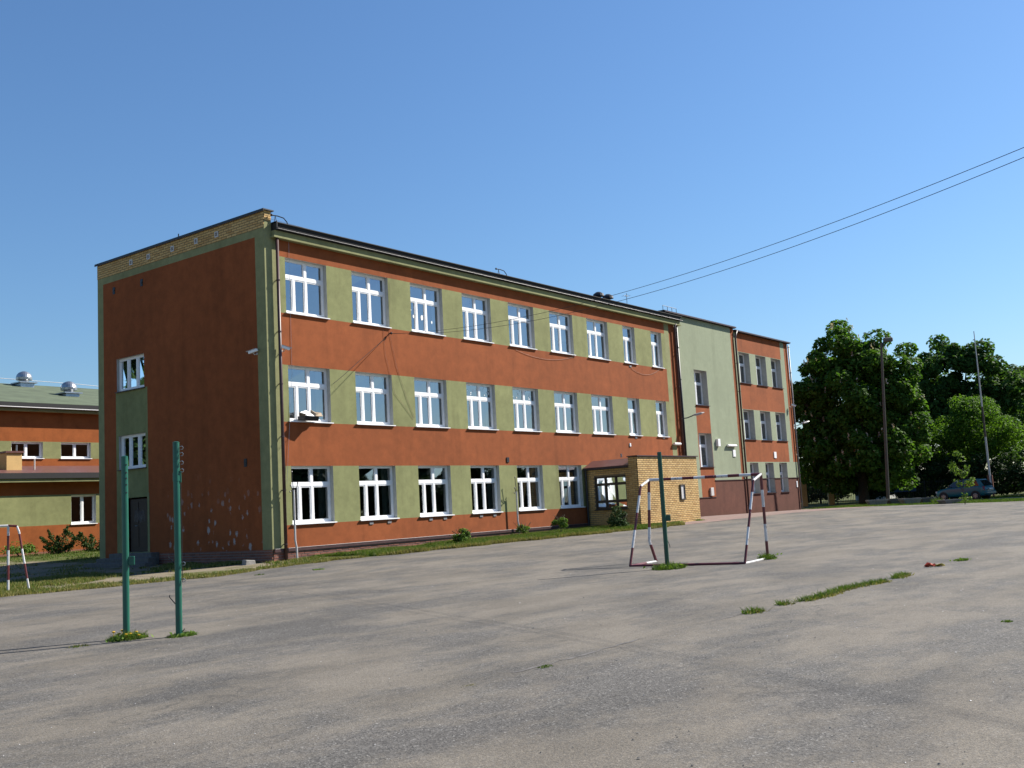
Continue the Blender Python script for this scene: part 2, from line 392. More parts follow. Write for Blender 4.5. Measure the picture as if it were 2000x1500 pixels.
# ------------------------------------------------------------ wall with openings (front faces -Y unless mapped)
def wall_cells(mb, u0, u1, z0, z1, holes, depth, colour, place, rmi):
    """grid of faces round rectangular holes; place(u, v, d) -> xyz with d the depth into the wall"""
    us = sorted({u0, u1, *[h[0] for h in holes], *[h[1] for h in holes], *colour.get('u', [])}); us = [u for u in us if u0 <= u <= u1]
    zs = sorted({z0, z1, *[h[2] for h in holes], *[h[3] for h in holes], *colour.get('z', [])}); zs = [z for z in zs if z0 <= z <= z1]
    for a, b_ in zip(us, us[1:]):
        for c, d in zip(zs, zs[1:]):
            um, zm = (a+b_)/2, (c+d)/2
            if any(h[0] < um < h[1] and h[2] < zm < h[3] for h in holes): continue
            mb.quad(place(a, c, 0), place(b_, c, 0), place(b_, d, 0), place(a, d, 0), colour['f'](um, zm))
    for h in holes:
        a, b_, c, d = h[:4]
        for (p, q) in (((a, c), (a, d)), ((b_, d), (b_, c)), ((a, d), (b_, d)), ((b_, c), (a, c))):
            mb.quad(place(*p, 0), place(*q, 0), place(*q, depth), place(*p, depth), rmi)
PANES = 0
def window(parent, place, a, b_, c, d, depth, style, frame='white_pvc', sill=True, sillmat='white_pvc', wrng=None, curtains=None, handle=True):
    """one window: frame part with panes, sill and curtain as sub-parts. a,b_: u range; c,d: z range; frame sits at depth"""
    mb = MB(); w, h = b_-a, d-c
    ft, dp = 0.055, 0.07
    def bar(u0_, u1_, z0_, z1_, d0=0.0, d1=dp):
        mb.hexa([place(u, z, dd) for z in (z0_, z1_) for dd in (depth+d0, depth+d1) for u in (u0_, u1_)])
    panes = []
    def sash(u0_, u1_, z0_, z1_, t_=0.04):
        bar(u0_, u0_+t_, z0_, z1_, 0.012); bar(u1_-t_, u1_, z0_, z1_, 0.012); bar(u0_+t_, u1_-t_, z0_, z0_+t_, 0.012); bar(u0_+t_, u1_-t_, z1_-t_, z1_, 0.012)
        panes.append((u0_+t_, u1_-t_, z0_+t_, z1_-t_))
    # outer frame
    bar(a, a+ft, c, d); bar(b_-ft, b_, c, d); bar(a+ft, b_-ft, d-ft, d); bar(a+ft, b_-ft, c, c+0.075)
    i0, i1, j0, j1 = a+ft, b_-ft, c+0.075, d-ft
    if style == 'five':
        zt = d-0.60; t2 = 0.055
        bar(i0, i1, zt-t2, zt+t2)
        um = a+0.545*w; bar(um-0.05, um+0.05, zt+t2, j1)
        sash(i0, um-0.05, zt+t2, j1, 0.03); sash(um+0.05, i1, zt+t2, j1, 0.03)
        m1, m2 = a+0.262*w, a+0.555*w
        bar(m1-0.04, m1+0.04, j0, zt-t2); bar(m2-0.04, m2+0.04, j0, zt-t2)
        sash(i0, m1-0.04, j0, zt-t2); sash(m1+0.04, m2-0.04, j0, zt-t2); sash(m2+0.04, i1, j0, zt-t2)
    elif style == 'narrow':
        zt = d-0.60; bar(i0, i1, zt-0.055, zt+0.055); sash(i0, i1, zt+0.055, j1, 0.03)
        um = a+0.47*w; bar(um-0.04, um+0.04, j0, zt-0.055); sash(i0, um-0.04, j0, zt-0.055); sash(um+0.04, i1, j0, zt-0.055)
    elif style == 'cross':
        zt = d-0.36*h; bar(i0, i1, zt-0.05, zt+0.05); um = (a+b_)/2
        bar(um-0.05, um+0.05, zt+0.05, j1); bar(um-0.05, um+0.05, j0, zt-0.05)
        for (p, q) in ((i0, um-0.05), (um+0.05, i1)): sash(p, q, zt+0.05, j1, 0.03); sash(p, q, j0, zt-0.05)
    elif style == 'three':
        m1, m2 = a+w/3, a+2*w/3
        bar(m1-0.04, m1+0.04, j0, j1); bar(m2-0.04, m2+0.04, j0, j1)
        sash(i0, m1-0.04, j0, j1); sash(m1+0.04, m2-0.04, j0, j1); sash(m2+0.04, i1, j0, j1)
    elif style == 'two':
        um = (a+b_)/2; bar(um-0.04, um+0.04, j0, j1); sash(i0, um-0.04, j0, j1); sash(um+0.04, i1, j0, j1)
    elif style == 'grid':
        m1, m2 = a+w*0.34, a+w*0.67; za, zb = c+h*0.24, d-h*0.24
        for uu in (m1, m2): bar(uu-0.04, uu+0.04, j0, j1)
        cols = ((i0, m1-0.04), (m1+0.04, m2-0.04), (m2+0.04, i1))
        for (p, q) in cols:
            for zz in (za, zb): bar(p, q, zz-0.04, zz+0.04)
            sash(p, q, j0, za-0.04, 0.02); sash(p, q, za+0.04, zb-0.04, 0.02); sash(p, q, zb+0.04, j1, 0.02)
    fo = mb.build('window', frame, parent)
    for (p, q, z0_, z1_) in panes:
        pm = MB(); j = lambda: random.uniform(-0.006, 0.006)
        dd = depth+0.04
        pm.quad(place(p, z0_, dd+j()), place(q, z0_, dd+j()), place(q, z1_, dd+j()), place(p, z1_, dd+j()))
        pm.build('pane', 'glass', fo)
    if sill:
        sm = MB(); e = 0.05
        pr = -0.07
        sm.hexa([place(u, z, dd) for z, dd in ((c-0.035, pr), (c-0.02, depth), ) for u in (a-e, b_+e)] + [place(u, z, dd) for z, dd in ((c-0.005, pr), (c+0.012, depth)) for u in (a-e, b_+e)])
        sm.build('sill', sillmat, fo)
    for (f0, f1, g0, g1, mt) in (curtains or []):
        cm = MB(); n = max(6, int((f1-f0)*w/0.05)); pts = []
        for i in range(n+1):
            uu = a+(f0+(f1-f0)*i/n)*w; pts.append((uu, depth+0.22+0.025*math.sin(i*1.7+f0*20)))
        za, zb = c+g0*h, c+g1*h
        for (p, q) in zip(pts, pts[1:]): cm.quad(place(p[0], za, p[1]), place(q[0], za, q[1]), place(q[0], zb, q[1]), place(p[0], zb, p[1]))
        cm.build('curtain', mt, fo)
    return fo

def brickwork(parent, place, L_, H_, mat, mortar, holes=(), bl=0.25, bh=0.062, jt=0.024, nmax=300, proud=0.0, near=lambda u: u, mname='brick_wall', wall=None):
    """running bond; the bricks that show largest are objects of their own, the rest one part"""
    mb = MB()
    us = sorted({0, L_, *[h[0] for h in holes], *[h[1] for h in holes]}); zs = sorted({0, H_, *[h[2] for h in holes], *[h[3] for h in holes]})
    for a, b_ in zip(us, us[1:]):
        for c, d in zip(zs, zs[1:]):
            if any(h[0] < (a+b_)/2 < h[1] and h[2] < (c+d)/2 < h[3] for h in holes): continue
            mb.quad(place(a, c, 0), place(b_, c, 0), place(b_, d, 0), place(a, d, 0))
    for h in holes:
        for (p, q) in (((h[0], h[2]), (h[0], h[3])), ((h[1], h[3]), (h[1], h[2])), ((h[0], h[3]), (h[1], h[3])), ((h[1], h[2]), (h[0], h[2]))):
            mb.quad(place(*p, 0), place(*q, 0), place(*q, 0.14), place(*p, 0.14))
    wo = mb.build(mname, mortar, parent)
    full = []; rest = MB(); du, dz = bl+jt, bh+jt
    nz = int(H_/dz+0.5)
    def cut(u0_, u1_, z0_, z1_):
        seg = [(u0_, u1_)]
        for h in holes:
            if z1_ > h[2]+0.01 and z0_ < h[3]-0.01:
                ns = []
                for (p, q) in seg:
                    if q <= h[0] or p >= h[1]: ns.append((p, q)); continue
                    if p < h[0]: ns.append((p, h[0]))
                    if q > h[1]: ns.append((h[1], q))
                seg = ns
        return [x for x in seg if x[1]-x[0] > 0.03]
    for k in range(nz):
        z0_ = k*dz+jt/2; z1_ = min(z0_+bh, H_); off = -du/2 if k % 2 else 0
        i = 0
        while off+i*du < L_:
            u0_ = max(0, off+i*du+jt/2); u1_ = min(L_, off+i*du+jt/2+bl); i += 1
            if u1_-u0_ < 0.03 or z1_-z0_ < 0.02: continue
            for (p, q) in cut(u0_, u1_, z0_, z1_):
                if abs(q-p-bl) < 1e-4 and abs(z1_-z0_-bh) < 1e-4: full.append((p, z0_))
                else: rest.hexa([place(u, z, dd) for z in (z0_, z1_) for dd in (-0.010, 0.02) for u in (p, q)])
    full.sort(key=lambda q: near(q[0]))
    ind, oth = full[:nmax], full[nmax:]
    for (p, z0_) in oth:
        j = random.uniform(-0.003, 0.003)
        rest.hexa([place(u, z, dd) for z in (z0_, z0_+bh) for dd in (-0.010+j, 0.02) for u in (p, p+bl)])
    # shared brick mesh, local origin at lower left of its face
    org = Vector(place(0, 0, 0)); ux = Vector(place(1, 0, 0))-org; dx = Vector(place(0, 0, 1))-org
    bm_ = MB(); bm_.hexa([ux*u+Vector((0, 0, z))+dx*dd for z in (0, bh) for dd in (-0.010, 0.02) for u in (0, bl)])
    first = bm_.build('brick', mat); me = first.data; bpy.data.objects.remove(first)
    for (p, z0_) in ind:
        o = bpy.data.objects.new('brick', me); COL.objects.link(o)
        attach(o, wo, Vector(place(p, z0_, random.uniform(-0.003, 0.003))))
    if rest.f:
        ro = rest.build('brickwork', mat, wo); ro['kind'] = 'stuff'
    return wo

# ============================================================ main school block
school = thing('school_building', (0, 0, 0), 'long three-storey school block striped in orange and green stucco with brick parapet', 'building')
pf = lambda u, z, d: (u, d, z)
pg = lambda u, z, d: (d, u, z)
X0, SP, WW = 0.837, 3.0, 1.807
ROWS = [(8.0, 9.85), (4.43, 6.26), (1.12, 2.975)]
wins = []
for ri, (c, d) in enumerate(ROWS):
    for i in range(7 if ri < 2 else 6): wins.append((X0+SP*i, X0+SP*i+WW, c, d, 'five', ri, i))
    if ri < 2:
        wins.append((22.05, 23.17, c, d, 'narrow', ri, 7)); wins.append((24.80, 25.88, c, d, 'narrow', ri, 8))
def fcol(u, z):
    if u < 0.5 or 26.24 < u < 26.73: return 2
    if u < 26.24 and any(c-0.03 < z < d for c, d in ROWS): return 1
    return 0
mb = MB()
wall_cells(mb, 0.0, 27.35, -0.3, 10.46, wins, 0.16, {'u': [0.5, 26.24, 26.73], 'z': [q for c, d in ROWS for q in (c-0.03, d)], 'f': fcol}, pf, 3)
mb.build('front_wall', ['orange', 'green', 'green_trim', 'reveal'], school)
# gable
gw = [(6.80, 8.54, 6.27, 7.50), (6.77, 8.45, 3.40, 4.64), (6.70, 8.0, 0.42, 2.36)]
def gcol(u, z):
    if u < 0.47 or u > 9.40 or z > 10.47: return 1
    if 6.62 < u < 8.62 and z < 6.27: return 2
    return 0
mb = MB()
wall_cells(mb, 0.0, 9.78, -0.3, 10.72, gw, 0.16, {'u': [0.47, 6.62, 8.62, 9.40], 'z': [6.27, 10.47], 'f': gcol}, pg, 3)
mb.build('gable_wall', ['orange_gable', 'green_trim', 'green', 'reveal'], school)
mb = MB()
mb.quad((0, 9.78, -0.3), (27.35, 9.78, -0.3), (27.35, 9.78, 10.9), (0, 9.78, 10.9)); mb.quad((27.35, 0, -0.3), (27.35, 9.78, -0.3), (27.35, 9.78, 10.9), (27.35, 0, 10.9))
mb.build('rear_wall', 'orange', school)
# interior: floors, ceilings, cross walls
mb = MB()
for z in (0.30, 3.55, 6.95, 10.3): mb.box(0.35, 27.2, 0.34, 9.6, z, z+0.25)
mb.quad((0.35, 6.4, 0.3), (27.2, 6.4, 0.3), (27.2, 6.4, 10.4), (0.35, 6.4, 10.4))
for x in (6.35, 12.35, 18.35, 23.9): mb.quad((x, 0.36, 0.4), (x, 6.4, 0.4), (x, 6.4, 10.4), (x, 0.36, 10.4))
mb.build('rooms', 'interior', school)
CT = {(0, 0): [(0.02, 0.12, 0.05, 0.6, 'paper'), ], (0, 1): [(0.56, 0.98, 0.0, 1.0, 'curtain'), (0.0, 0.12, 0, 1, 'curtain')], (0, 2): [(0.0, 0.14, 0, 1, 'curtain'), (0.86, 0.99, 0, 1, 'curtain')],
      (0, 3): [(0.75, 0.99, 0, 1, 'curtain'), (0.02, 0.5, 0.70, 1, 'paper')], (0, 4): [(0.0, 0.2, 0, 1, 'curtain')], (0, 5): [(0.56, 0.99, 0.35, 1, 'paper')], (0, 6): [(0.0, 0.3, 0, 1, 'curtain')],
      (0, 7): [(0.02, 0.98, 0, 1, 'curtain')], (0, 8): [(0.02, 0.98, 0, 1, 'curtain')],
      (1, 0): [(0.82, 0.99, 0, 1, 'curtain')], (1, 1): [(0.02, 0.52, 0.62, 1, 'curtain'), (0.6, 0.75, 0.0, 0.18, 'green')], (1, 5): [(0.02, 0.98, 0.72, 1, 'paper')], (1, 6): [(0.55, 0.99, 0, 1, 'curtain')], (1, 2): [(0.0, 0.30, 0, 1, 'curtain'), (0.75, 0.99, 0, 1, 'curtain')], (1, 3): [(0.72, 0.99, 0, 1, 'curtain')], (1, 4): [(0.1, 0.4, 0, 1, 'curtain')],
      (2, 0): [(0.80, 0.99, 0, 1, 'reveal')], (2, 1): [(0.80, 0.99, 0, 1, 'reveal')], (2, 2): [(0.0, 0.12, 0, 1, 'green'), (0.6, 0.8, 0, 0.22, 'green')], (2, 3): [(0.8, 0.99, 0, 1, 'reveal'), (0.02, 0.25, 0.66, 1, 'curtain')], (2, 4): [(0.82, 0.99, 0, 1, 'reveal')], (2, 5): [(0.02, 0.2, 0, 1, 'reveal')]}
for (a, b_, c, d, stl, ri, i) in wins:
    fo = window(school, pf, a, b_, c, d, 0.16, stl, curtains=CT.get((ri, i)))
    if (ri, i) in ((1, 3), (1, 4)):          # paper cut-outs stuck in the upper panes
        for q in range(22):
            u = random.uniform(a+0.1, b_-0.1); z = random.uniform(d-0.47, d-0.1); r_ = random.uniform(0.018, 0.04)
            if abs(u-(a+0.545*WW)) < 0.1: continue
            sm = MB(); sm.poly([(u+r_*math.cos(k*math.pi/3)*0.8, 0.19, z+r_*math.sin(k*math.pi/3)) for k in range(6)]); sm.build('paper_cutout', 'paper', fo)
    if (ri, i) == (0, 2):
        for (u, z, r_) in ((a+0.33, c+0.62, 0.06), (a+0.80, c+0.62, 0.10), (a+1.35, c+0.50, 0.055), (a+0.2, c+0.85, 0.035), (a+0.45, c+0.25, 0.05)):
            sm = MB(); sm.poly([(u+r_*math.cos(k*math.pi/4+0.3)*0.7, 0.19, z+r_*math.sin(k*math.pi/4+0.3)*(1.2 if k % 2 else 1)) for k in range(8)]); sm.build('paper_cutout', 'paper', fo)
window(school, pg, *gw[0], 0.10, 'three', sillmat='brown_metal'); window(school, pg, *gw[1], 0.10, 'three', sillmat='brown_metal')
# door
mb = MB(); mb.box(0.10, 0.15, 6.78, 7.92, 0.44, 2.30)
for (y0, y1, z0, z1) in ((6.86, 7.30, 0.6, 1.3), (7.40, 7.84, 0.6, 1.3), (6.86, 7.30, 1.42, 2.2), (7.40, 7.84, 1.42, 2.2)): mb.box(0.085, 0.10, y0, y1, z0, z1)
dr = mb.build('door', 'door_dark', school)
mb = MB(); mb.box(-0.012, 0.155, 6.58, 6.70, 0.40, 2.48); mb.box(-0.012, 0.155, 8.0, 8.12, 0.40, 2.48); mb.build('door_frame', 'green_trim', dr)
mb = MB(); mb.tube([(0.06, 7.42, 1.35), (0.03, 7.42, 1.35), (0.03, 7.52, 1.35)], 0.012, 6); mb.build('handle', 'galvanised', dr)
mb = MB()   # chalky scribble on the door leaf
for k in range(7):
    y0 = 7.0+0.09*k; mb.tube([(0.082, y0, 1.45+0.1*random.random()), (0.082, y0+0.05, 1.85+0.15*random.random()), (0.082, y0+0.10, 1.5+0.2*random.random())], 0.006, 5)
mb.build('scribble', 'gutter_grey', dr)
for k in range(3):
    mb = MB(); mb.box(-0.35-0.32*k, -0.01 if k == 0 else -0.35-0.32*(k-1)+0.004, 6.0-0.3*k, 8.6+0.3*k, -0.35, 0.40-0.15*k); mb.build('step', 'concrete_dark', school, bevel=0.015)
# brick parapet over the gable, coping
ppar = lambda u, z, d: (-0.004+d, u, 10.72+z)
pw = brickwork(school, ppar, 9.78, 0.56, 'brick_yellow', 'mortar', nmax=300, mname='parapet')
mb = MB(); mb.box(0.02, 0.30, 0.02, 9.76, 10.70, 11.279); mb.build('parapet_core', 'mortar', pw)
pfr = lambda u, z, d: (0.012+u, -0.004+d, 10.95+z)
brickwork(school, pfr, 0.285, 0.33, 'brick_yellow', 'mortar', nmax=50, mname='parapet_end')
mb = MB(); mb.box(-0.07, 0.37, -0.08, 9.87, 11.285, 11.325); mb.box(-0.07, -0.055, -0.08, 9.87, 11.24, 11.285); mb.build('coping', 'gutter_grey' if False else 'dark_metal', school)
for y in (7.5, 6.4, 4.94, 3.57, 2.43):
    mb = MB()
    for (y0, y1, z0, z1) in ((-0.09, 0.09, -0.1, -0.065), (-0.09, 0.09, 0.065, 0.1), (-0.09, -0.055, -0.065, 0.065), (0.055, 0.09, -0.065, 0.065)):
        mb.box(-0.04, -0.002, y+y0, y+y1, 10.97+z0, 10.97+z1)
    v = mb.build('parapet_vent', 'white_paint', school)
    for k in range(3):
        mb = MB(); mb.box(-0.032, -0.016, y-0.055, y+0.055, 10.92+0.045*k-0.012, 10.92+0.045*k+0.014); mb.build('louvre', 'gutter_grey', v)
for (y, z) in ((8.66, 10.11), (6.87, 10.10), (1.21, 3.16)):
    mb = MB(); mb.box(-0.02, 0.01, y-0.07, y+0.07, z-0.13, z+0.13); mb.box(-0.035, -0.02, y-0.055, y+0.055, z-0.02, z+0.02); mb.build('wall_vent', 'dark_metal', school)
mb = MB(); mb.box(12.16, 12.32, -0.03, 0.01, 3.10, 3.30); mb.build('wall_vent', 'dark_metal', school)
for (x, z) in ((4.33, 1.0), (5.22, 1.0), (10.35, 1.0), (11.2, 1.0), (7.4, 1.0), (8.2, 1.0), (22.55, 7.85), (22.62, 4.33), (25.37, 4.36)):
    mb = MB(); mb.box(x-0.09, x+0.09, -0.025, 0.01, z-0.055, z+0.035); mb.build('sill_vent', 'gutter_grey', school)
# cornice, gutter, fascia, roof
mb = MB(); mb.box(0.30, 27.75, -0.17, 0.0, 10.46, 10.64); mb.box(0.25, 27.80, -0.205, -0.0, 10.40, 10.462); mb.build('cornice', 'green_trim', school)
mb = MB()
prof = [(-0.20+0.075*math.cos(k), 10.735+0.075*math.sin(k)) for k in np.linspace(math.pi, 2*math.pi, 7)]
for x0, x1 in ((0.33, 27.85),):
    for (p, q) in zip(prof, prof[1:]): mb.quad((x0, p[0]-0.03, p[1]), (x1, p[0]-0.03, p[1]), (x1, q[0]-0.03, q[1]), (x0, q[0]-0.03, q[1]))
mb.tube([(0.33, -0.305, 10.672), (27.85, -0.305, 10.672)], 0.010, 6, mi=1)
mb.build('gutter', ['black_felt', 'gutter_grey'], school)
mb = MB(); mb.hexa([(0.31, -0.16, 10.64), (27.8, -0.16, 10.64), (0.31, -0.10, 10.64), (27.8, -0.10, 10.64), (0.31, -0.24, 10.87), (27.8, -0.24, 10.87), (0.31, -0.1, 10.87), (27.8, -0.1, 10.87)]); mb.build('fascia', 'black_felt', school)
mb = MB(); mb.hexa([(0.30, -0.28, 10.872), (27.85, -0.28, 10.872), (0.30, 9.9, 10.75), (27.85, 9.9, 10.75), (0.30, -0.28, 10.90), (27.85, -0.28, 10.90), (0.30, 9.9, 11.0), (27.85, 9.9, 11.0)]); rf = mb.build('roof', 'black_felt', school)
for k in range(9):
    x = 1.0+3.3*k; mb = MB(); mb.box(x-0.02, x+0.02, -0.30, -0.15, 10.66, 10.69); mb.build('gutter_bracket', 'dark_metal', school)
mb = MB(); mb.box(0.30, 0.325, -0.29, -0.002, 10.64, 10.92); mb.build('end_flashing', 'dark_metal', school)
mb = MB(); mb.box(0.004, 0.298, 0.0, 0.25, 10.461, 10.949); mb.build('corner_block', 'green_trim', school)
def downpipe(x, y, z0, z1, parent, mat='brown_metal', r_=0.055, top=None):
    mb = MB(); pts = [(x, y, z0), (x, y, z1)] if top is None else [(x, y, z0), (x, y, z1), top]
    mb.tube(pts, r_, 10); p_ = mb.build('downpipe', mat, parent, smooth=True)
    k = z0+0.5
    while k < z1:
        mb = MB(); mb.tube([(x, y, k-0.02), (x, y, k+0.02)], r_+0.012, 10); mb.box(x-0.012, x+0.012, y, y+0.12, k-0.012, k+0.012); mb.build('bracket', mat, p_); k += 1.7
downpipe(0.43, -0.12, 0.0, 10.42, school)
downpipe(27.20, -0.12, 3.2, 10.2, school, top=(27.20, -0.2, 10.45)); downpipe(27.47, -0.09, 0.2, 10.4, school, 'dark_metal', 0.06)
mb = MB(); mb.box(0.02, 17.75, -0.095, -0.0, 0.335, 0.375); mb.box(0.02, 17.75, -0.095, -0.085, 0.27, 0.335); mb.tube([(0.03, -0.097, 0.372), (17.74, -0.097, 0.372)], 0.005, 6, mi=1); mb.build('plinth_flashing', ['brown_metal', 'gutter_grey'], school)  # brown flashing; the thin grey bead is a painted highlight along its top edge
brickwork(school, lambda u, z, d: (u, -0.045+d, -0.10+z), 17.78, 0.42, 'brick_red', 'mortar_red', nmax=300, mname='plinth')
brickwork(school, lambda u, z, d: (-0.045+d, -0.045+u, -0.20+z), 6.0, 0.56, 'brick_red', 'mortar_red', nmax=150, mname='gable_plinth')
# roof clutter
for (x, y) in ((23.25, 2.0), (24.15, 2.0)):
    mb = MB(); mb.box(x-0.28, x+0.28, y-0.28, y+0.28, 10.9, 11.55); mb.lathe([(0.13, 0), (0.13, 0.22), (0.30, 0.24), (0.27, 0.36), (0.12, 0.46), (0.02, 0.48)], (x, y, 11.55), 14); mb.build('roof_vent', 'dark_metal', school)
mb = MB(); mb.tube([(22.75, 0.05, 10.85), (22.75, 0.05, 11.55)], 0.02, 6); mb.tube([(22.55, 0.05, 11.42), (22.95, 0.05, 11.42)], 0.012, 5); mb.tube([(22.62, -0.15, 11.42), (22.62, 0.25, 11.42)], 0.01, 5); mb.tube([(22.85, -0.12, 11.42), (22.85, 0.22, 11.42)], 0.01, 5); mb.build('aerial', 'galvanised', school)
def goose(x, parent):
    mb = MB(); mb.tube([(x+0.55+0.0, -0.20, 10.85), (x+0.54, -0.16, 11.0), (x+0.42, -0.14, 11.12), (x+0.2, -0.12, 11.15), (x-0.05, -0.1, 11.14)], 0.018, 6)
    mb.tube([(x+0.05, -0.1, 10.9), (x+0.1, -0.1, 11.14), (x+0.17, -0.1, 10.9)], 0.012, 5); mb.lathe([(0.03, 0), (0.05, 0.03), (0.03, 0.07)], (x-0.05, -0.1, 11.11), 8); mb.build('lightning_rod', 'dark_metal', parent)
goose(0.30, school); goose(12.1, school)
mb = MB(); mb.tube([(0.4, 0.6, 11.28)]+[(0.4+k*2.7, 0.6, 11.17+0.04*(k % 2)) for k in range(1, 11)], 0.006, 4); mb.build('lightning_wire', 'galvanised', school)
mb = MB(); mb.tube([(0.0, 4.6, 11.3), (0.0, 4.6, 11.45)], 0.02, 6); mb.build('coping_pin', 'dark_metal', school)
# surface cables drooping over the front
def cable(pts, r_, mat, name='wall_cable'):
    mb = MB(); mb.tube(pts, r_, 5); return mb.build(name, mat, school)
def sagline(a, b_, s, n=12):
    a, b_ = Vector(a), Vector(b_); return [tuple(a.lerp(b_, k/n)-Vector((0, 0, s*4*(k/n)*(1-k/n)))) for k in range(n+1)]
cable(sagline((5.6, -0.03, 7.75), (3.9, -0.03, 6.55), 0.02)+sagline((3.9, -0.03, 6.55), (2.75, -0.03, 5.75), 0.02)[1:], 0.008, 'cable')
cable([(5.75, -0.02, 9.7), (5.7, -0.02, 8.9), (5.65, -0.02, 8.2), (5.62, -0.02, 7.75), (5.9, -0.02, 6.6), (6.4, -0.02, 5.4), (6.75, -0.02, 4.75)], 0.0045, 'grey_cable')
cable([(5.3, -0.02, 7.9), (5.35, -0.02, 7.0), (5.75, -0.02, 5.6), (6.7, -0.02, 4.7)], 0.004, 'grey_cable')
cable(sagline((13.2, -0.02, 7.85), (17.7, -0.02, 7.93), 0.28), 0.006, 'grey_cable'); cable(sagline((22.6, -0.02, 7.75), (25.4, -0.02, 7.88), 0.30), 0.006, 'grey_cable')
cable([(1.0, -0.03, 10.45), (1.0, -0.02, 9.0), (0.98, -0.02, 6.0), (0.62, -0.03, 2.4)], 0.005, 'galvanised')

# ============================================================ far wing
wing = thing('school_wing', (36, 5, 0), 'far three-storey wing with pale green stair block and orange end bay', 'building')
KW = 0.6; s_ = (25.885+KW)/(26.885)
wx = lambda x: -21.3+(x+21.3)*s_
wz = lambda z: 1.243+(z-1.243)*s_
pw_ = lambda u, z, d: (u, KW+d, z)
ZT = wz(11.47)-0.10
# stair block
XA, XB, XC = 27.38, wx(36.35), wx(36.80)
h1 = [(wx(31.2), wx(32.78), wz(6.44), wz(8.45)), (wx(31.2), wx(32.78), wz(2.93), wz(4.84))]
def scol(u, z):
    if u > XB: return 1 if z > wz(2.16) else 2
    if wx(31.1) < u < wx(32.80):
        if wz(1.22) < z < wz(6.44): return 1
    if u < wx(32.75): return 2 if z < wz(1.22) else 0
    return 2 if z < wz(2.16) else 0
mb = MB(); wall_cells(mb, XA, XC, -0.3, ZT, h1, 0.36, {'u': [XB, wx(31.1), wx(32.80), wx(32.75)], 'z': [wz(2.16), wz(1.22), wz(6.44)], 'f': scol}, pw_, 3)
mb.build('stair_wall', ['pale_green', 'orange', 'plinth_red', 'reveal'], wing)
for h in h1: window(wing, pw_, *h, 0.34, 'cross', sillmat='brown_metal')
XR = wx(45.15); ZR = wz(11.30)-0.10
colx = [(wx(37.38), wx(38.92)), (wx(39.84), wx(41.40)), (wx(42.22), wx(43.80))]
rz = [(wz(8.09), wz(10.0)), (wz(4.60), wz(6.44))]
h2 = [(a, b_, c, d) for (c, d) in rz for (a, b_) in colx]+[(wx(37.72), wx(38.95), wz(1.29), wz(3.17)), (wx(40.0), wx(41.25), wz(1.29), wz(3.17)), (wx(42.15), wx(43.4), wz(1.29), wz(3.17))]
def ocol(u, z):
    if z < wz(2.19): return 2
    if z < wz(3.22): return 0
    if u < wx(37.3) or wx(43.9) < u < wx(44.5): return 0
    if u < wx(43.9) and any(c-0.02 < z < d+0.02 for c, d in rz): return 0
    return 1
mb = MB(); pw2 = lambda u, z, d: (u, KW+0.04+d, z)
wall_cells(mb, XC, XR, -0.3, ZR, h2, 0.36, {'u': [wx(37.3), wx(43.9), wx(44.5)], 'z': [wz(2.19), wz(3.22)]+[q for c, d in rz for q in (c-0.02, d+0.02)], 'f': ocol}, pw2, 3)
mb.build('bay_wall', ['pale_green', 'orange', 'plinth_red', 'reveal'], wing)
for h in h2: window(wing, pw2, *h, 0.34, 'cross', sillmat='brown_metal')
mb = MB()
mb.quad((XR, KW+0.04, -0.3), (XR, 10.5, -0.3), (XR, 10.5, ZR), (XR, KW+0.04, ZR)); mb.quad((XA, 10.5, -0.3), (XR, 10.5, -0.3), (XR, 10.5, ZR), (XA, 10.5, ZR)); mb.quad((XA, KW, -0.3), (XA, 10.5, -0.3), (XA, 10.5, ZT), (XA, KW, ZT))
mb.build('rear_wall', 'orange', wing)
mb = MB()
for z in (0.3, 3.6, 7.0, 10.4): mb.box(XA+0.2, XR-0.2, KW+0.5, 10.3, z, z+0.2)
mb.quad((XA+0.2, 5, 0.3), (XR-0.2, 5, 0.3), (XR-0.2, 5, 10.5), (XA+0.2, 5, 10.5)); mb.build('rooms', 'interior', wing)
mb = MB(); mb.box(27.30, XC+0.1, KW-0.12, 10.6, ZT, ZT+0.12); mb.box(XC+0.102, XR+0.15, KW-0.10, 10.6, ZR, ZR+0.12); mb.build('roof', 'black_felt', wing)
mb = MB(); mb.box(27.30, XC+0.1, KW-0.19, KW-0.125, ZT+0.02, ZT+0.09); mb.box(XC+0.105, XR+0.15, KW-0.17, KW-0.105, ZR+0.02, ZR+0.09); mb.build('gutter', 'brown_metal', wing)
downpipe(XC+0.06, KW-0.08, 0.1, ZR-0.35, wing, 'brown_metal', 0.055, top=(XC+0.25, KW-0.14, ZR+0.05)); downpipe(XR-0.02, KW-0.06, 0.1, ZR-0.1, wing, 'gutter_grey', 0.045)
mb = MB(); mb.box(wx(32.8)+0.003, XC-0.003, KW-0.035, KW, wz(2.16)-0.03, wz(2.16)+0.01); mb.box(XC+0.004, XR, KW, KW+0.04, wz(2.19)-0.03, wz(2.19)+0.01); mb.box(27.5, wx(32.8)-0.003, KW-0.035, KW, wz(1.22)-0.03, wz(1.22)+0.01); mb.build('plinth_ledge', 'brown_metal', wing)
mb = MB()
for k in range(4): mb.tube([(27.6+0.5*k, KW+0.1, ZT+0.12), (27.6+0.5*k, KW+0.1, ZT+0.42)], 0.015, 5)
mb.tube([(27.6, KW+0.1, ZT+0.42), (29.1, KW+0.1, ZT+0.42)], 0.015, 5); mb.build('roof_rail', 'dark_metal', wing)

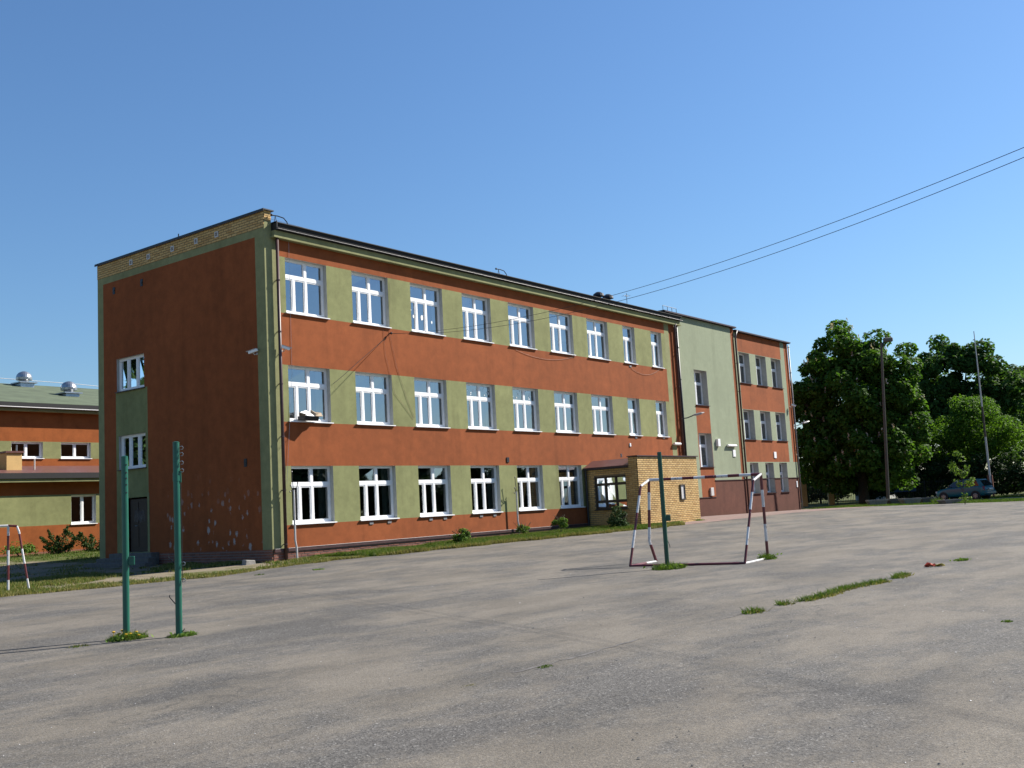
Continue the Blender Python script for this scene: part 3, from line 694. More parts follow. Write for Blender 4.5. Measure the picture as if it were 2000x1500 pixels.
# ============================================================ brick entrance annex
annex = thing('entrance_annex', (20.5, -1.4, 0.1), 'low yellow brick entrance porch with brown lean-to roof on the front', 'building')
YF = -2.8; AX0, AX1 = 17.8, 23.35
brickwork(annex, lambda u, z, d: (AX0+0.012+u, YF+d, 0.05+z), AX1-AX0-0.024, 3.12, 'brick_yellow', 'mortar', nmax=300, mname='front_wall')
brickwork(annex, lambda u, z, d: (AX0+d, YF+0.022+u, 0.05+z), 0.42, 3.12, 'brick_yellow', 'mortar', nmax=60, mname='fin_wall')
hw = [(0.23, 1.88, 0.89, 2.35)]
brickwork(annex, lambda u, z, d: (AX0+0.10+d, -2.355+u, 0.05+z), 2.33, 2.74, 'brick_yellow', 'mortar', holes=hw, nmax=300, mname='side_wall')
psw = lambda u, z, d: (AX0+0.10+d, -2.355+u, 0.05+z)
window(annex, psw, *hw[0], 0.06, 'grid', frame='wood_brown', sillmat='wood_brown')
mb = MB(); mb.box(AX1-0.2, AX1, YF+0.02, -0.01, 0.0, 3.17); mb.box(AX0+0.03, AX1-0.2, -2.42, -2.36, 0.0, 3.165); mb.build('inner_wall', 'brick_yellow', annex)
mb = MB(); mb.hexa([(AX0-0.06, -2.36, 2.79), (AX0+0.75, -2.36, 3.08), (AX0-0.06, -0.01, 2.79), (AX0+0.75, -0.01, 3.08), (AX0-0.06, -2.36, 2.83), (AX0+0.75, -2.36, 3.15), (AX0-0.06, -0.01, 2.83), (AX0+0.75, -0.01, 3.15)]); mb.build('lean_to_roof', 'roof_brown', annex)
mb = MB(); mb.box(AX0-0.11, AX0-0.062, -2.37, -0.02, 2.72, 2.80); mb.build('gutter', 'dark_metal', annex)
mb = MB(); mb.tube([(AX0-0.02, -0.12, 0.1), (AX0-0.02, -0.12, 2.74)], 0.05, 8); mb.build('downpipe', 'dark_metal', annex)
mb = MB(); mb.box(AX0+0.752, AX1-0.02, -2.36, -0.01, 3.05, 3.12); mb.build('flat_roof', 'black_felt', annex)
mb = MB(); mb.box(AX0-0.06, AX1+0.08, YF-0.07, -2.33, 3.175, 3.215); mb.build('coping', 'brown_metal', annex)
mb = MB(); mb.box(AX0+0.12, AX1-0.25, -2.3, -0.05, 0.10, 0.2); mb.quad((AX0+2.2, -2.3, 0.2), (AX0+2.2, -0.05, 0.2), (AX0+2.2, -0.05, 2.9), (AX0+2.2, -2.3, 2.9)); mb.build('porch_room', 'reveal', annex)
mb = MB(); mb.tube([(AX0+0.05, -2.0, 3.18), (AX0+0.05, -2.0, 3.34)], 0.035, 8); mb.build('roof_pipe', 'gutter_grey', annex)
nb = thing('notice_box', (21.7, YF, 1.5), 'small framed notice case on the sunlit yellow brick porch', 'notice case')
mb = MB()
for (x0, x1, z0, z1) in ((21.47, 21.91, 1.84, 1.89), (21.47, 21.91, 1.18, 1.23), (21.47, 21.52, 1.23, 1.84), (21.86, 21.91, 1.23, 1.84)): mb.box(x0, x1, YF-0.07, YF-0.012, z0, z1)
mb.build('frame', 'wood_brown', nb); mb = MB(); mb.box(21.52, 21.86, YF-0.03, YF-0.015, 1.23, 1.84); mb.build('notice_sheet', 'white_paint', nb)

# ============================================================ gym building at left
gym = thing('gym_building', (6, 30, 0.15), 'orange and green gym hall with green roof left of the school', 'building')
YL, YU = 24.0, 27.0
lw = [(6.95, 8.31, 1.66, 3.13), (2.0, 3.0, 1.66, 3.13)]
pl_ = lambda u, z, d: (u, YL+d, z); pu_ = lambda u, z, d: (u, YU+d, z)
def lcol(u, z): return 1 if 1.66 < z < 3.17 else (2 if z < 0.38 else 0)
mb = MB(); wall_cells(mb, -3, 24, -0.3, 4.0, lw, 0.2, {'z': [1.66, 3.17, 0.38], 'f': lcol}, pl_, 3); mb.build('lower_wall', ['orange_gym', 'green', 'brick_red', 'reveal'], gym)
for h in lw: window(gym, pl_, *h, 0.15, 'two')
uw = [(5.39-2.69*2, 7.08-2.69*2, 5.22, 6.08), (5.39-2.69, 7.08-2.69, 5.22, 6.08), (5.39, 7.08, 5.22, 6.08), (8.08, 9.80, 5.22, 6.08), (10.77, 12.46, 5.22, 6.08)]
def ucol(u, z): return 1 if 5.2 < z < 6.1 else 0
mb = MB(); wall_cells(mb, -3, 24, 3.5, 7.8, uw, 0.2, {'z': [5.2, 6.1], 'f': ucol}, pu_, 2); mb.build('upper_wall', ['orange_gym', 'green', 'reveal'], gym)
for h in uw: window(gym, pu_, *h, 0.15, 'two')
mb = MB(); mb.box(-2.8, 23.8, YL+0.5, YU+4, 0.0, 0.2); mb.box(-2.8, 23.8, YU+0.5, YU+8, 4.3, 4.4); mb.quad((-2.8, YU+4, 0), (23.8, YU+4, 0), (23.8, YU+4, 7.6), (-2.8, YU+4, 7.6)); mb.build('rooms', 'wood_brown', gym)
mb = MB(); mb.hexa([(-3.2, YL-0.45, 4.02), (24.2, YL-0.45, 4.02), (-3.2, YU-0.005, 4.55), (24.2, YU-0.005, 4.55), (-3.2, YL-0.45, 4.22), (24.2, YL-0.45, 4.22), (-3.2, YU-0.005, 4.82), (24.2, YU-0.005, 4.82)]); mb.build('lower_roof', ['roof_brown'], gym)
mb = MB(); mb.box(-3.2, 24.2, YL-0.47, YL-0.452, 3.97, 4.24); mb.build('lower_fascia', 'black_felt', gym)
mb = MB(); mb.box(-3.2, 24.2, YL-0.40, YL, 3.80, 3.96); mb.build('lower_cornice', 'green_trim', gym)
mb = MB(); mb.box(-3.2, 24.2, YU-0.36, YU, 7.66, 7.80); mb.build('upper_cornice', 'green_trim', gym)
mb = MB(); mb.box(-3.2, 24.2, YU-0.50, YU-0.30, 7.80, 8.08); mb.build('upper_fascia', 'black_felt', gym)
mb = MB(); mb.tube([(-3.2, YU-0.53, 7.83), (24.2, YU-0.53, 7.83)], 0.03, 6); mb.build('gutter', 'white_paint', gym)
mb = MB(); mb.hexa([(-3.3, YU-0.45, 8.0), (24.3, YU-0.45, 8.0), (-3.3, 36, 10.2), (24.3, 36, 10.2), (-3.3, YU-0.45, 8.10), (24.3, YU-0.45, 8.10), (-3.3, 36, 10.42), (24.3, 36, 10.42)]); mb.build('upper_roof', 'roof_green', gym)
mb = MB(); mb.quad((-3, 36, 0), (24, 36, 0), (24, 36, 10.2), (-3, 36, 10.2)); mb.quad((-3, YU, 3), (-3, 36, 3), (-3, 36, 10), (-3, YU, 7.9)); mb.quad((-3, YL, -0.3), (-3, YU, -0.3), (-3, YU, 4.6), (-3, YL, 4.0)); mb.build('rear_wall', 'orange_gym', gym)
for (x, y, zb) in ((10.2, 35.0, 10.2), (10.8, 31.0, 9.15)):
    mb = MB(); mb.box(x-0.42, x+0.42, y-0.42, y+0.42, zb-0.35, zb+0.12); mb.box(x-0.55, x+0.55, y-0.55, y+0.55, zb+0.12, zb+0.19)
    mb.lathe([(0.26, 0.0), (0.30, 0.14), (0.45, 0.16), (0.46, 0.30), (0.42, 0.46), (0.30, 0.60), (0.13, 0.68), (0.02, 0.70)], (x, y, zb+0.19), 20); mb.build('dome_ventilator', 'galvanised', gym, smooth=False)
mb = MB(); mb.tube([(-3, 35.6, 10.62), (4.8, 35.6, 10.62), (9, 35.6, 10.66), (14, 35.6, 10.60), (18, 35.6, 10.45)], 0.018, 5)
for x in (5, 9, 13): mb.tube([(x, 35.6, 10.35), (x, 35.6, 10.64)], 0.012, 5)
mb.build('lightning_wire', 'white_paint', gym)
mb = MB(); mb.box(4.15, 4.92, 25.0, 25.7, 4.2, 5.33); ch = mb.build('chimney', 'brick_yellow', gym)
mb = MB(); mb.box(4.07, 5.0, 24.92, 25.78, 5.332, 5.42); mb.build('cap', 'roof_brown', ch)
mb = MB(); mb.tube([(4.8, 25.3, 5.4), (4.8, 25.3, 5.75)], 0.04, 8); mb.build('flue', 'galvanised', ch)
mb = MB(); mb.tube([(5.72, 25.3, 4.3), (5.72, 25.3, 5.06)], 0.04, 8); mb.build('vent_pipe', 'white_paint', gym)

# ============================================================ vegetation builders
def leaf_quads(P, Nn, size, rngl, aspect=0.55):
    """diamond leaves at P with normals Nn"""
    n = len(P)
    rnd = rngl.normal(size=(n, 3)); t1 = np.cross(Nn, rnd); t1 /= np.linalg.norm(t1, axis=1)[:, None]+1e-9
    t2 = np.cross(Nn, t1)
    sz = size*rngl.uniform(0.65, 1.35, n)[:, None]
    a = P-t1*sz*0.5; c = P+t1*sz*0.5+Nn*sz*(-0.12); b = P+t2*sz*aspect*0.5; d = P-t2*sz*aspect*0.5
    V = np.stack([a, b, c, d], 1).reshape(-1, 3); F = np.arange(4*n).reshape(-1, 4)
    return V, F
def crown_points(clumps, nleaf, rngl, sub=0.9, subn=60, droop=0.0):
    vol = np.array([c[3]*c[4]*c[5] for c in clumps])**0.75; vol /= vol.sum()
    P = []; Nn = []; centers = []
    for c, w in zip(clumps, vol):
        k = max(4, int(subn*w)); dirs = rngl.normal(size=(k, 3)); dirs /= np.linalg.norm(dirs, axis=1)[:, None]
        rad = rngl.uniform(0.35, 1.0, k)**0.45
        sc = np.array(c[:3])+dirs*rad[:, None]*np.array(c[3:6]); centers.append(sc)
        m = int(nleaf*w); who = rngl.integers(0, k, m)
        sr = sub*rngl.uniform(0.65, 1.35, k)
        dd = rngl.normal(size=(m, 3)); dd /= np.linalg.norm(dd, axis=1)[:, None]
        rr = rngl.uniform(0.45, 1.0, m)**0.5
        off = dd*rr[:, None]*sr[who][:, None]; off[:, 2] *= 0.75
        P.append(sc[who]+off); nn = dd*0.6+np.array([0, 0, 0.55])+rngl.normal(size=(m, 3))*0.45
        Nn.append(nn/(np.linalg.norm(nn, axis=1)[:, None]+1e-9))
    return np.concatenate(P), np.concatenate(Nn), np.concatenate(centers)
def tree(name, label, base, clumps, lmat, nleaf, lsize, seed, group=None, trunk_r=0.28, trunk_h=3.0, sub=0.9, subn=60, blossoms=0, limbs=9, cat='tree'):
    """clumps in (right, away, up) of the viewer's side of the tree, metres"""
    rl = np.random.default_rng(seed); bx, by = base; bz = G(bx, by)
    v = Vector((bx-CAMLOC.x, by-CAMLOC.y, 0)).normalized(); rt = Vector((v.y, -v.x, 0))
    o = thing(name, (bx, by, bz), label, cat, group)
    P, Nn, cen = crown_points(clumps, nleaf, rl, sub, subn)
    M = np.array([[rt.x, rt.y, 0], [v.x, v.y, 0], [0, 0, 1]])
    toW = lambda A: A@M+np.array([bx, by, bz])
    keep = P[:, 2] > 0.15
    V, F = leaf_quads(toW(P[keep]), Nn[keep]@M, lsize, rl)
    fastmesh('crown', V, F, lmat, 4, o)
    mb = MB(); j = lambda s: rl.uniform(-s, s)
    top = np.array([0, 0, max(c[2] for c in clumps)])
    mb.tube([(bx, by, bz-0.3), (bx+j(.1), by+j(.1), bz+trunk_h*0.4), (bx+j(.2), by+j(.2), bz+trunk_h), (bx+j(.4), by+j(.4), bz+top[2]*0.75)], [trunk_r*1.35, trunk_r, trunk_r*0.85, trunk_r*0.2], 9)
    for q in range(min(limbs, len(cen))):
        e = toW(cen[rl.integers(0, len(cen))][None])[0]; s0 = np.array([bx, by, bz+trunk_h*rl.uniform(0.7, 1.3)])
        mid = (s0+e)/2+np.array([j(.4), j(.4), 0.3]); mb.tube([tuple(s0), tuple(mid), tuple(e)], [trunk_r*0.5, trunk_r*0.32, trunk_r*0.08], 6)
    mb.build('trunk', 'bark', o, smooth=True)
    if blossoms:   # upright flower candles
        idx = rl.integers(0, keep.sum(), blossoms*3); Pk = P[keep][idx]; nk = Nn[keep][idx]; PV = []; PN = []
        ok = Pk[:, 2] > 2.5; Pk = Pk[ok][:blossoms]
        for p in Pk:
            hh = rl.uniform(0.28, 0.45); m = 9; zz = np.linspace(0, hh, m); rr = 0.075*(1-zz/hh*0.8); th = rl.uniform(0, 6.28, m)
            PV.append(np.stack([p[0]+rr*np.cos(th), p[1]+rr*np.sin(th), p[2]+0.15+zz], 1)); q = rl.normal(size=(m, 3)); PN.append(q/np.linalg.norm(q, axis=1)[:, None])
        V, F = leaf_quads(toW(np.concatenate(PV)), np.concatenate(PN), 0.13, rl, 0.8); fastmesh('blossoms', V, F, 'blossom', 4, o)['kind'] = 'stuff'
    return o
def tuft(name, label, cat, x, y, rad, hgt, n, mats, seed, group=None, parent_clump=True, wide=0.012):
    """clump of grass blades as one thing"""
    rl = np.random.default_rng(seed); o = thing(name, (x, y, G(x, y)), label, cat, group)
    for k, mt in enumerate(mats):
        V, F = blades(rl, x, y, rad, hgt, n//len(mats), wide); q = fastmesh('blades', V, F, mt, 3, o); q['kind'] = 'stuff'
    return o
def blades(rl, x, y, rad, hgt, n, wide):
    rr = rad*np.sqrt(rl.uniform(0, 1, n)); th = rl.uniform(0, 6.28, n)
    bx = x+rr*np.cos(th)*1.25; by = y+rr*np.sin(th)*0.8
    return blades_at(rl, bx, by, hgt*(1-0.6*rr/rad), wide, lean=0.55)
def blades_at(rl, bx, by, h, wide, lean=0.45, zoff=0.01):
    n = len(bx); h = np.asarray(h)*rl.uniform(0.5, 1.25, n); bz = gz(bx, by)+zoff
    a = rl.uniform(0, 6.28, n); w = wide*rl.uniform(0.6, 1.4, n); lx = rl.normal(size=n)*lean*h; ly = rl.normal(size=n)*lean*h
    A = np.stack([bx-np.cos(a)*w, by-np.sin(a)*w, bz], 1); B = np.stack([bx+np.cos(a)*w, by+np.sin(a)*w, bz], 1); C_ = np.stack([bx+lx, by+ly, bz+h], 1)
    return np.stack([A, B, C_], 1).reshape(-1, 3), np.arange(3*n).reshape(-1, 3)

# ------------------------------------------------------------ trees
tree('chestnut_tree', 'big dark chestnut in bloom beside the far wing', (59.2, 1.6),
     [(0, 0, 9.2, 4.3, 4.3, 4.0), (-2.0, 0, 7.0, 3.4, 3.4, 3.6), (2.6, 0, 6.2, 2.6, 3.0, 3.4), (0, 0, 4.4, 4.6, 4.2, 2.8), (-3.0, 0, 9.6, 2.0, 2.2, 2.2), (2.6, 0, 10.8, 2.0, 2.2, 2.0), (-0.3, 0, 12.3, 2.2, 2.2, 1.7), (4.2, 0, 5.6, 1.4, 1.8, 2.6), (-3.9, 0, 6.2, 1.6, 1.8, 3.2), (1.2, 0, 8.6, 3.0, 3.0, 3.0), (3.3, 0, 8.4, 1.8, 2.0, 1.8), (0, 0, 2.6, 4.4, 4.0, 1.5)],
     'leaf_chestnut', 74000, 0.38, 1, trunk_r=0.38, trunk_h=2.6, sub=0.95, subn=300, blossoms=520, limbs=16)
tree('maple_tree', 'tall dark round-crowned tree behind the bright green willow', (84.5, 0.2),
     [(0, 0, 10.6, 4.3, 4, 4.2), (-2.2, 0, 10.8, 2.6, 3, 3.2), (0.4, 0, 13.6, 2.6, 2.6, 1.9), (3.4, 0, 9.6, 2.2, 3, 3.2), (0, 0, 6.0, 4.0, 3.6, 3.4), (1.8, 0, 11.8, 2.4, 2.6, 2.4), (4.6, 0, 8.0, 2.0, 3, 3.4)],
     'leaf_maple', 30000, 0.44, 2, trunk_r=0.32, trunk_h=4, sub=1.0, subn=170, limbs=16)
tree('willow_tree', 'fresh yellow-green bushy tree behind the parked car', (72.6, -4.0),
     [(0, 0, 5.4, 2.9, 2.6, 2.9), (-0.4, 0, 7.0, 1.9, 1.9, 1.5), (1.6, 0, 4.6, 2.0, 2, 2.4), (-1.8, 0, 4.2, 1.6, 2, 2.2)], 'leaf_light', 26000, 0.20, 3, trunk_r=0.2, trunk_h=2, sub=0.8, subn=120)
tree('ash_tree', 'loose paler tree rising right of the flagpole', (97.5, -1.8),
     [(0, 0, 10.0, 2.6, 3, 4.0), (1.4, 0, 7.2, 3.2, 3, 4.0), (-1.6, 0, 7.5, 2.2, 2.5, 3.6), (2.6, 0, 10.2, 1.8, 2, 2.6)], 'leaf_mid', 20000, 0.34, 4, trunk_r=0.25, trunk_h=3, sub=1.0, subn=70)
tree('birch_tree', 'sparse pale tree cut by the right edge of the photo', (103, -9.0),
     [(0, 0, 10.5, 2.0, 2.2, 4.3), (1.5, 0, 6.5, 3.0, 3, 4.0)], 'leaf_mid', 10000, 0.34, 5, trunk_r=0.2, trunk_h=3, sub=1.0, subn=55)
tree('lime_tree', 'mid-green tree filling the right edge below the birch', (82, -10.2),
     [(0, 0, 5.0, 2.6, 2.6, 3.4), (1.6, 0, 6.2, 2.2, 2.4, 2.4), (-1.4, 0, 3.6, 2.0, 2, 2.6)], 'leaf_light', 16000, 0.24, 6, trunk_r=0.2, trunk_h=2, sub=0.8, subn=90)
tree('poplar_tree', 'tall tree just beyond the right edge that shades the parked car', (66.5, -13.2), [(0, 0, 8.0, 3.0, 3.2, 4.2), (-0.6, 0, 5.0, 3.2, 3.2, 3.0), (0.4, 0, 11.0, 2.2, 2.4, 2.2)], 'leaf_maple', 16000, 0.40, 7, trunk_r=0.3, trunk_h=3, sub=1.0, subn=110)
for k, (x, y, h, w, lab) in enumerate(((66.5, 3.6, 5.2, 3.0, 'dark shrub between the chestnut and the wing corner'), (70.5, -1.2, 4.6, 2.6, 'dark shrub behind the bonnet of the parked car'), (69.8, -5.0, 3.3, 2.2, 'dark shrub directly behind the parked car'),
                                   (68.5, -8.2, 3.6, 2.4, 'dark shrub just right of the parked car'), (67.0, -10.6, 3.2, 2.4, 'dark shrub at the right edge of the photo'), (76, 1.8, 6.5, 3.4, 'tall dark shrub between chestnut and willow'), (88, 7.5, 8.5, 4.6, 'dark tree hidden behind the chestnut'), (95, 14, 9, 5, 'dark tree showing low behind the wing corner'))):
    tree('shrub', lab, (x, y), [(0, 0, h*0.55, w*0.8, w*0.8, h*0.45), (-w*0.4, 0, h*0.35, w*0.7, w*0.7, h*0.35), (w*0.45, 0, h*0.38, w*0.7, w*0.7, h*0.36)], 'leaf_dark', int(2600*w), 0.26, 20+k, 'shrubs along the far boundary', 0.09, h*0.4, 0.6, 60, cat='shrub')
tree('young_tree', 'thin sapling standing in front of the parked car', (40.8, -10.3),
     [(0, 0, 2.1, 0.50, 0.45, 0.62), (0.1, 0, 1.35, 0.48, 0.42, 0.40), (-0.05, 0, 2.75, 0.30, 0.3, 0.34), (0.12, 0, 0.55, 0.16, 0.16, 0.22)], 'leaf_bush', 620, 0.15, 40, trunk_r=0.022, trunk_h=1.0, sub=0.22, subn=26, limbs=8)
# trees across the yard, seen only as reflections in the ground-floor panes
for k, (x, y, h) in enumerate(tuple((26+5.5*q, -51+0.6*q, (7.4, 8.2, 7.0, 8.0)[q % 4]) for q in range(13))):
    tree('roadside_tree', 'dark leafy tree mirrored in the ground-floor windows', (x, y), [(0, 0, h*0.6, 3.6, 3.6, h*0.38), (1.5, 0, h*0.38, 3.4, 3, h*0.33), (-1.8, 0, h*0.36, 3.2, 3, h*0.32)], 'leaf_dark', 5200, 0.85, 60+k, 'trees across the yard', 0.25, 2.5, 1.1, 60)

for k, (x, y, h) in enumerate(((-13, 33, 15.0), (-20, 38, 16.0), (-9, 41, 15.0))):
    tree('garden_tree', 'dark leafy tree mirrored in the gable windows', (x, y), [(0, 0, h*0.6, 3.6, 3.6, h*0.38), (1.5, 0, h*0.38, 3.4, 3, h*0.33), (-1.8, 0, h*0.36, 3.2, 3, h*0.32)], 'leaf_dark', 5000, 0.8, 160+k, 'trees beyond the gym', 0.25, 2.5, 1.1, 60)
tree('linden_tree', 'dark tree directly behind the chestnut', (70.5, 4.8), [(0, 0, 7.0, 4.0, 3.6, 4.2), (-2.0, 0, 4.4, 3.0, 3, 3.0), (2.2, 0, 4.4, 3.0, 3, 3.0)], 'leaf_dark', 16000, 0.42, 170, trunk_r=0.3, trunk_h=2.2, sub=1.0, subn=100)
# ------------------------------------------------------------ shrubs on the verge
def bush(name, label, x, y, w, h, mat, n, ls, seed, z0=0.0, stem=0.03, group=None, cone=False):
    cl = [(0, 0, z0+h*0.5, w*0.5, w*0.5, h*0.5)] if not cone else [(0, 0, z0+h*0.28, w*0.5, w*0.5, h*0.26), (0.05, 0, z0+h*0.55, w*0.34, w*0.34, h*0.26), (0, 0, z0+h*0.85, w*0.14, w*0.14, h*0.2)]
    return tree(name, label, (x, y), cl, mat, n, ls, seed, group, stem, z0+h*0.3, w*0.17, 26, cat='bush', limbs=7)
bush('round_bush', 'round clipped bush on the verge below the third ground-floor window', 6.95, -1.83, 0.62, 0.52, 'leaf_bush', 1500, 0.07, 81, 0.05)
bush('small_bush', 'small bush at the foot of the thin wall mast', 12.05, -0.75, 0.55, 0.42, 'leaf_bush', 800, 0.07, 82, 0.02)
bush('standard_bush', 'little bush on a bare stem in front of the last ground-floor window', 12.6, -2.2, 0.62, 0.34, 'leaf_bush', 800, 0.09, 83, 0.32, 0.018)
bush('dwarf_pine', 'low dark conifer on the verge before the brick porch', 15.9, -2.75, 1.05, 0.95, 'leaf_juniper', 2600, 0.09, 84, 0.0, 0.04, cone=True)
def juniper(label, x, y, seed, dirs, h):
    rl = np.random.default_rng(seed); z = G(x, y); o = thing('juniper', (x, y, z), label, 'bush', 'junipers by the gym wall')
    mb = MB(); PV = []; PN = []
    for (dx, dz) in dirs:
        e = np.array([dx, rl.uniform(-0.3, 0.3), dz])*h; n = 260; t_ = rl.uniform(0.12, 1, n)**0.8
        mb.tube([(x, y, z), (x+e[0]*0.5, y+e[1]*0.5, z+e[2]*0.55), (x+e[0], y+e[1], z+e[2])], [0.03, 0.018, 0.005], 5)
        sp = 0.30*(1.05-t_)*h+0.03; PV.append(np.array([x, y, z])+t_[:, None]*e+rl.normal(size=(n, 3))*sp[:, None]*np.array([0.45, 0.45, 0.4])); q = rl.normal(size=(n, 3)); PN.append(q/np.linalg.norm(q, axis=1)[:, None])
    V, F = leaf_quads(np.concatenate(PV), np.concatenate(PN), 0.13, rl, 0.4); fastmesh('foliage', V, F, 'leaf_juniper', 4, o); mb.build('stem', 'bark', o)
juniper('spiky juniper left of the pair by the gym wall', 5.15, 21.9, 91, ((-0.9, 0.75), (-0.5, 1.0), (0, 0.75), (0.35, 1.15), (0.85, 0.8), (-0.7, 0.35), (0.5, 0.4)), 1.15)
juniper('spiky juniper right of the pair by the gym corner', 6.6, 21.4, 92, ((-1.2, 0.95), (-0.7, 0.8), (0, 0.7), (0.7, 0.75), (1.25, 1.0), (0.9, 0.4), (-0.5, 0.4)), 1.2)
bush('low_shrub', 'low yellow-green shrub beside the left juniper', 3.4, 22.4, 1.5, 0.6, 'leaf_bush', 1300, 0.11, 93)

# ------------------------------------------------------------ grass
rl = np.random.default_rng(5)
def lattice(x, y, sc, seed):
    r_ = np.random.default_rng(seed); T = r_.uniform(0, 1, (64, 64)); fx, fy = x*sc, y*sc
    ix, iy = np.floor(fx).astype(int), np.floor(fy).astype(int); u, v = fx-ix, fy-iy; u = u*u*(3-2*u); v = v*v*(3-2*v)
    g = lambda a, b_: T[a % 64, b_ % 64]
    return (g(ix, iy)*(1-u)+g(ix+1, iy)*u)*(1-v)+(g(ix, iy+1)*(1-u)+g(ix+1, iy+1)*u)*v
n = 260000
gx = rl.uniform(-16, 18.6, n); t_ = rl.uniform(0, 1, n); far = rl.uniform(0, 1, n) < 0.30
ye = edge(gx)-0.04; yt = np.where(gx > -0.1, -0.06, 5.0); gy = ye+t_*(yt-ye)
gx2 = rl.uniform(-14, 10, n//5); gy2 = rl.uniform(5, 23.8, n//5); ok2 = (gx2 < -1.3) | (gy2 > 10)
gx = np.concatenate([gx, gx2[ok2]]); gy = np.concatenate([gy, gy2[ok2]])
den = 0.5*lattice(gx, gy, 0.7, 1)+0.35*lattice(gx, gy, 2.1, 2)+0.15*lattice(gx, gy, 6, 3)
bare = np.where((gx < 2.0) & (gy > edge(gx)+0.9), 0.17, 0.0)+np.where((gx > -8) & (gx < 1.8) & (gy > edge(gx)+0.7) & (gy < edge(gx)+2.6), 0.10, 0)
keep = den > 0.36+bare+rl.uniform(-0.07, 0.07, len(gx))
gx, gy, den = gx[keep], gy[keep], den[keep]
inp = (gx > 17.2) & (gy > -2.9); gx, gy, den = gx[~inp], gy[~inp], den[~inp]
dry = (rl.uniform(0, 1, len(gx)) < np.where(gx < 1, 0.55, 0.14)) | (gy < edge(gx)+0.12)
for nm, s, mt in (('verge_grass', ~dry, 'grass'), ('dry_verge_grass', dry, 'grass_dry')):
    V, F = blades_at(rl, gx[s], gy[s], np.where(gx[s] > 1.5, 0.12, 0.07)*(0.6+den[s])*np.where((gy[s] > -0.8) & (gx[s] > -0.2), 0.5, 1.0), 0.013)
    o = fastmesh(nm, V, F, mt, 3); tag(o, 'short green grass on the verge in front of the school' if mt == 'grass' else 'dry trodden grass scattered through the verge', 'grass', kind='stuff')
n = 26000; fx = np.concatenate([rl.uniform(43.5, 50.2, n), rl.uniform(58, 66, n//2)]); fy = np.concatenate([rl.uniform(-24, 0, n), rl.uniform(-24, 2, n//2)])
V, F = blades_at(rl, fx, fy, np.full(len(fx), 0.11), 0.02); tag(fastmesh('far_grass', V, F, 'grass', 3), 'rough grass strip under the concrete planters', 'grass', kind='stuff')
# weeds along the long crack
n = 2300; c0, c1 = np.array([-8.7, -19.94]), np.array([-2.7, -20.22]); s = rl.uniform(0, 1, n)
den = lattice(s*6, s*0+3, 1.6, 11)*0.6+lattice(s*6, s*0+9, 4.5, 12)*0.4
ok = (den > 0.34+0.08*(s > 0.88)) & ~((s > 0.055) & (s < 0.10)) & ~((s > 0.20) & (s < 0.25)); s = s[ok]
wx_ = c0[0]+(c1-c0)[0]*s+rl.normal(size=len(s))*0.05; wy_ = c0[1]+(c1-c0)[1]*s+rl.normal(size=len(s))*0.05+0.06*np.sin(s*14)
V, F = blades_at(rl, wx_, wy_, np.full(len(s), 0.075), 0.010, 0.8); tag(fastmesh('crack_weeds', V, F, 'grass', 3), 'weeds growing along the long crack in the asphalt', 'weeds', kind='stuff')
V, F = blades_at(rl, wx_[::2]+0.04, wy_[::2]-0.05, np.full(len(s[::2]), 0.05), 0.010, 0.9); tag(fastmesh('dry_crack_weeds', V, F, 'grass_dry', 3), 'dry weeds edging the long crack in the asphalt', 'weeds', kind='stuff')
CRK = np.random.default_rng(33)
def crack(pts, w, gap):
    mb = MB(); side = []
    for k, (x, y) in enumerate(pts):
        ww = w*CRK.uniform(0.25, 1.2)*(0.12 if lattice(np.array([x*gap]), np.array([y*gap]), 1.0, 35)[0] < 0.42 else 1)
        jy = CRK.uniform(-0.035, 0.035); side.append(((x, y+jy-ww, G(x, y)+0.0175), (x, y+jy+ww, G(x, y)+0.0175)))
    for a, b_ in zip(side, side[1:]): mb.quad(a[0], b_[0], b_[1], a[1])
    o = mb.build('crack', 'concrete_dark', bpy.data.objects['asphalt_court']); return o
crack([(x, -19.70-0.036*(x+14.5)-0.05*math.sin(x*0.8)) for x in np.arange(-13.5, 1.0, 0.11)], 0.026, 1.3)
def clump(label, x, y, rad, hgt, n, seed, flowers=0, group='weed clumps on the asphalt', mats=('grass', 'grass')):
    o = tuft('weed_clump', label, 'weeds', x, y, rad, hgt, n, mats, seed, group, wide=0.006 if rad < 0.3 and x < -9 else 0.010)
    rq = np.random.default_rng(seed+1)
    if rad >= 0.15:   # broad rosette leaves
        m = int(60*rad/0.2); P = np.stack([x+rq.normal(size=m)*rad*0.55, y+rq.normal(size=m)*rad*0.4, G(x, y)+rq.uniform(0.02, hgt*0.6, m)], 1); q = rq.normal(size=(m, 3))*0.6+np.array([0, 0, 0.8]); q /= np.linalg.norm(q, axis=1)[:, None]
        V, F = leaf_quads(P, q, 0.085, rq, 0.4); fastmesh('rosette_leaves', V, F, 'leaf_bush', 4, o)
    for k in range(flowers):
        a = rq.uniform(0, 6.28); d_ = rad*rq.uniform(0.2, 0.95); px, py = x+math.cos(a)*d_*1.2, y+math.sin(a)*d_*0.8; pz = G(x, y)+rq.uniform(0.05, 0.15)
        mb = MB(); mb.lathe([(0.006, -0.012), (0.021, 0.0), (0.023, 0.008), (0.014, 0.014), (0.004, 0.016)], (px, py, pz), 9); mb.tube([(px, py, pz-0.012), (px, py, pz-0.1)], 0.003, 5); mb.build('dandelion', 'dandelion', o)
    return o
clump('leafy weed clump with dandelions at the left green post', -13.03, -12.72, 0.24, 0.15, 700, 101, 9)
clump('low weed clump at the foot of the middle green post', -12.52, -13.25, 0.19, 0.09, 420, 103)
clump('weed clump at the foot of the green post by the goal', -0.95, -14.5, 0.40, 0.20, 600, 105)
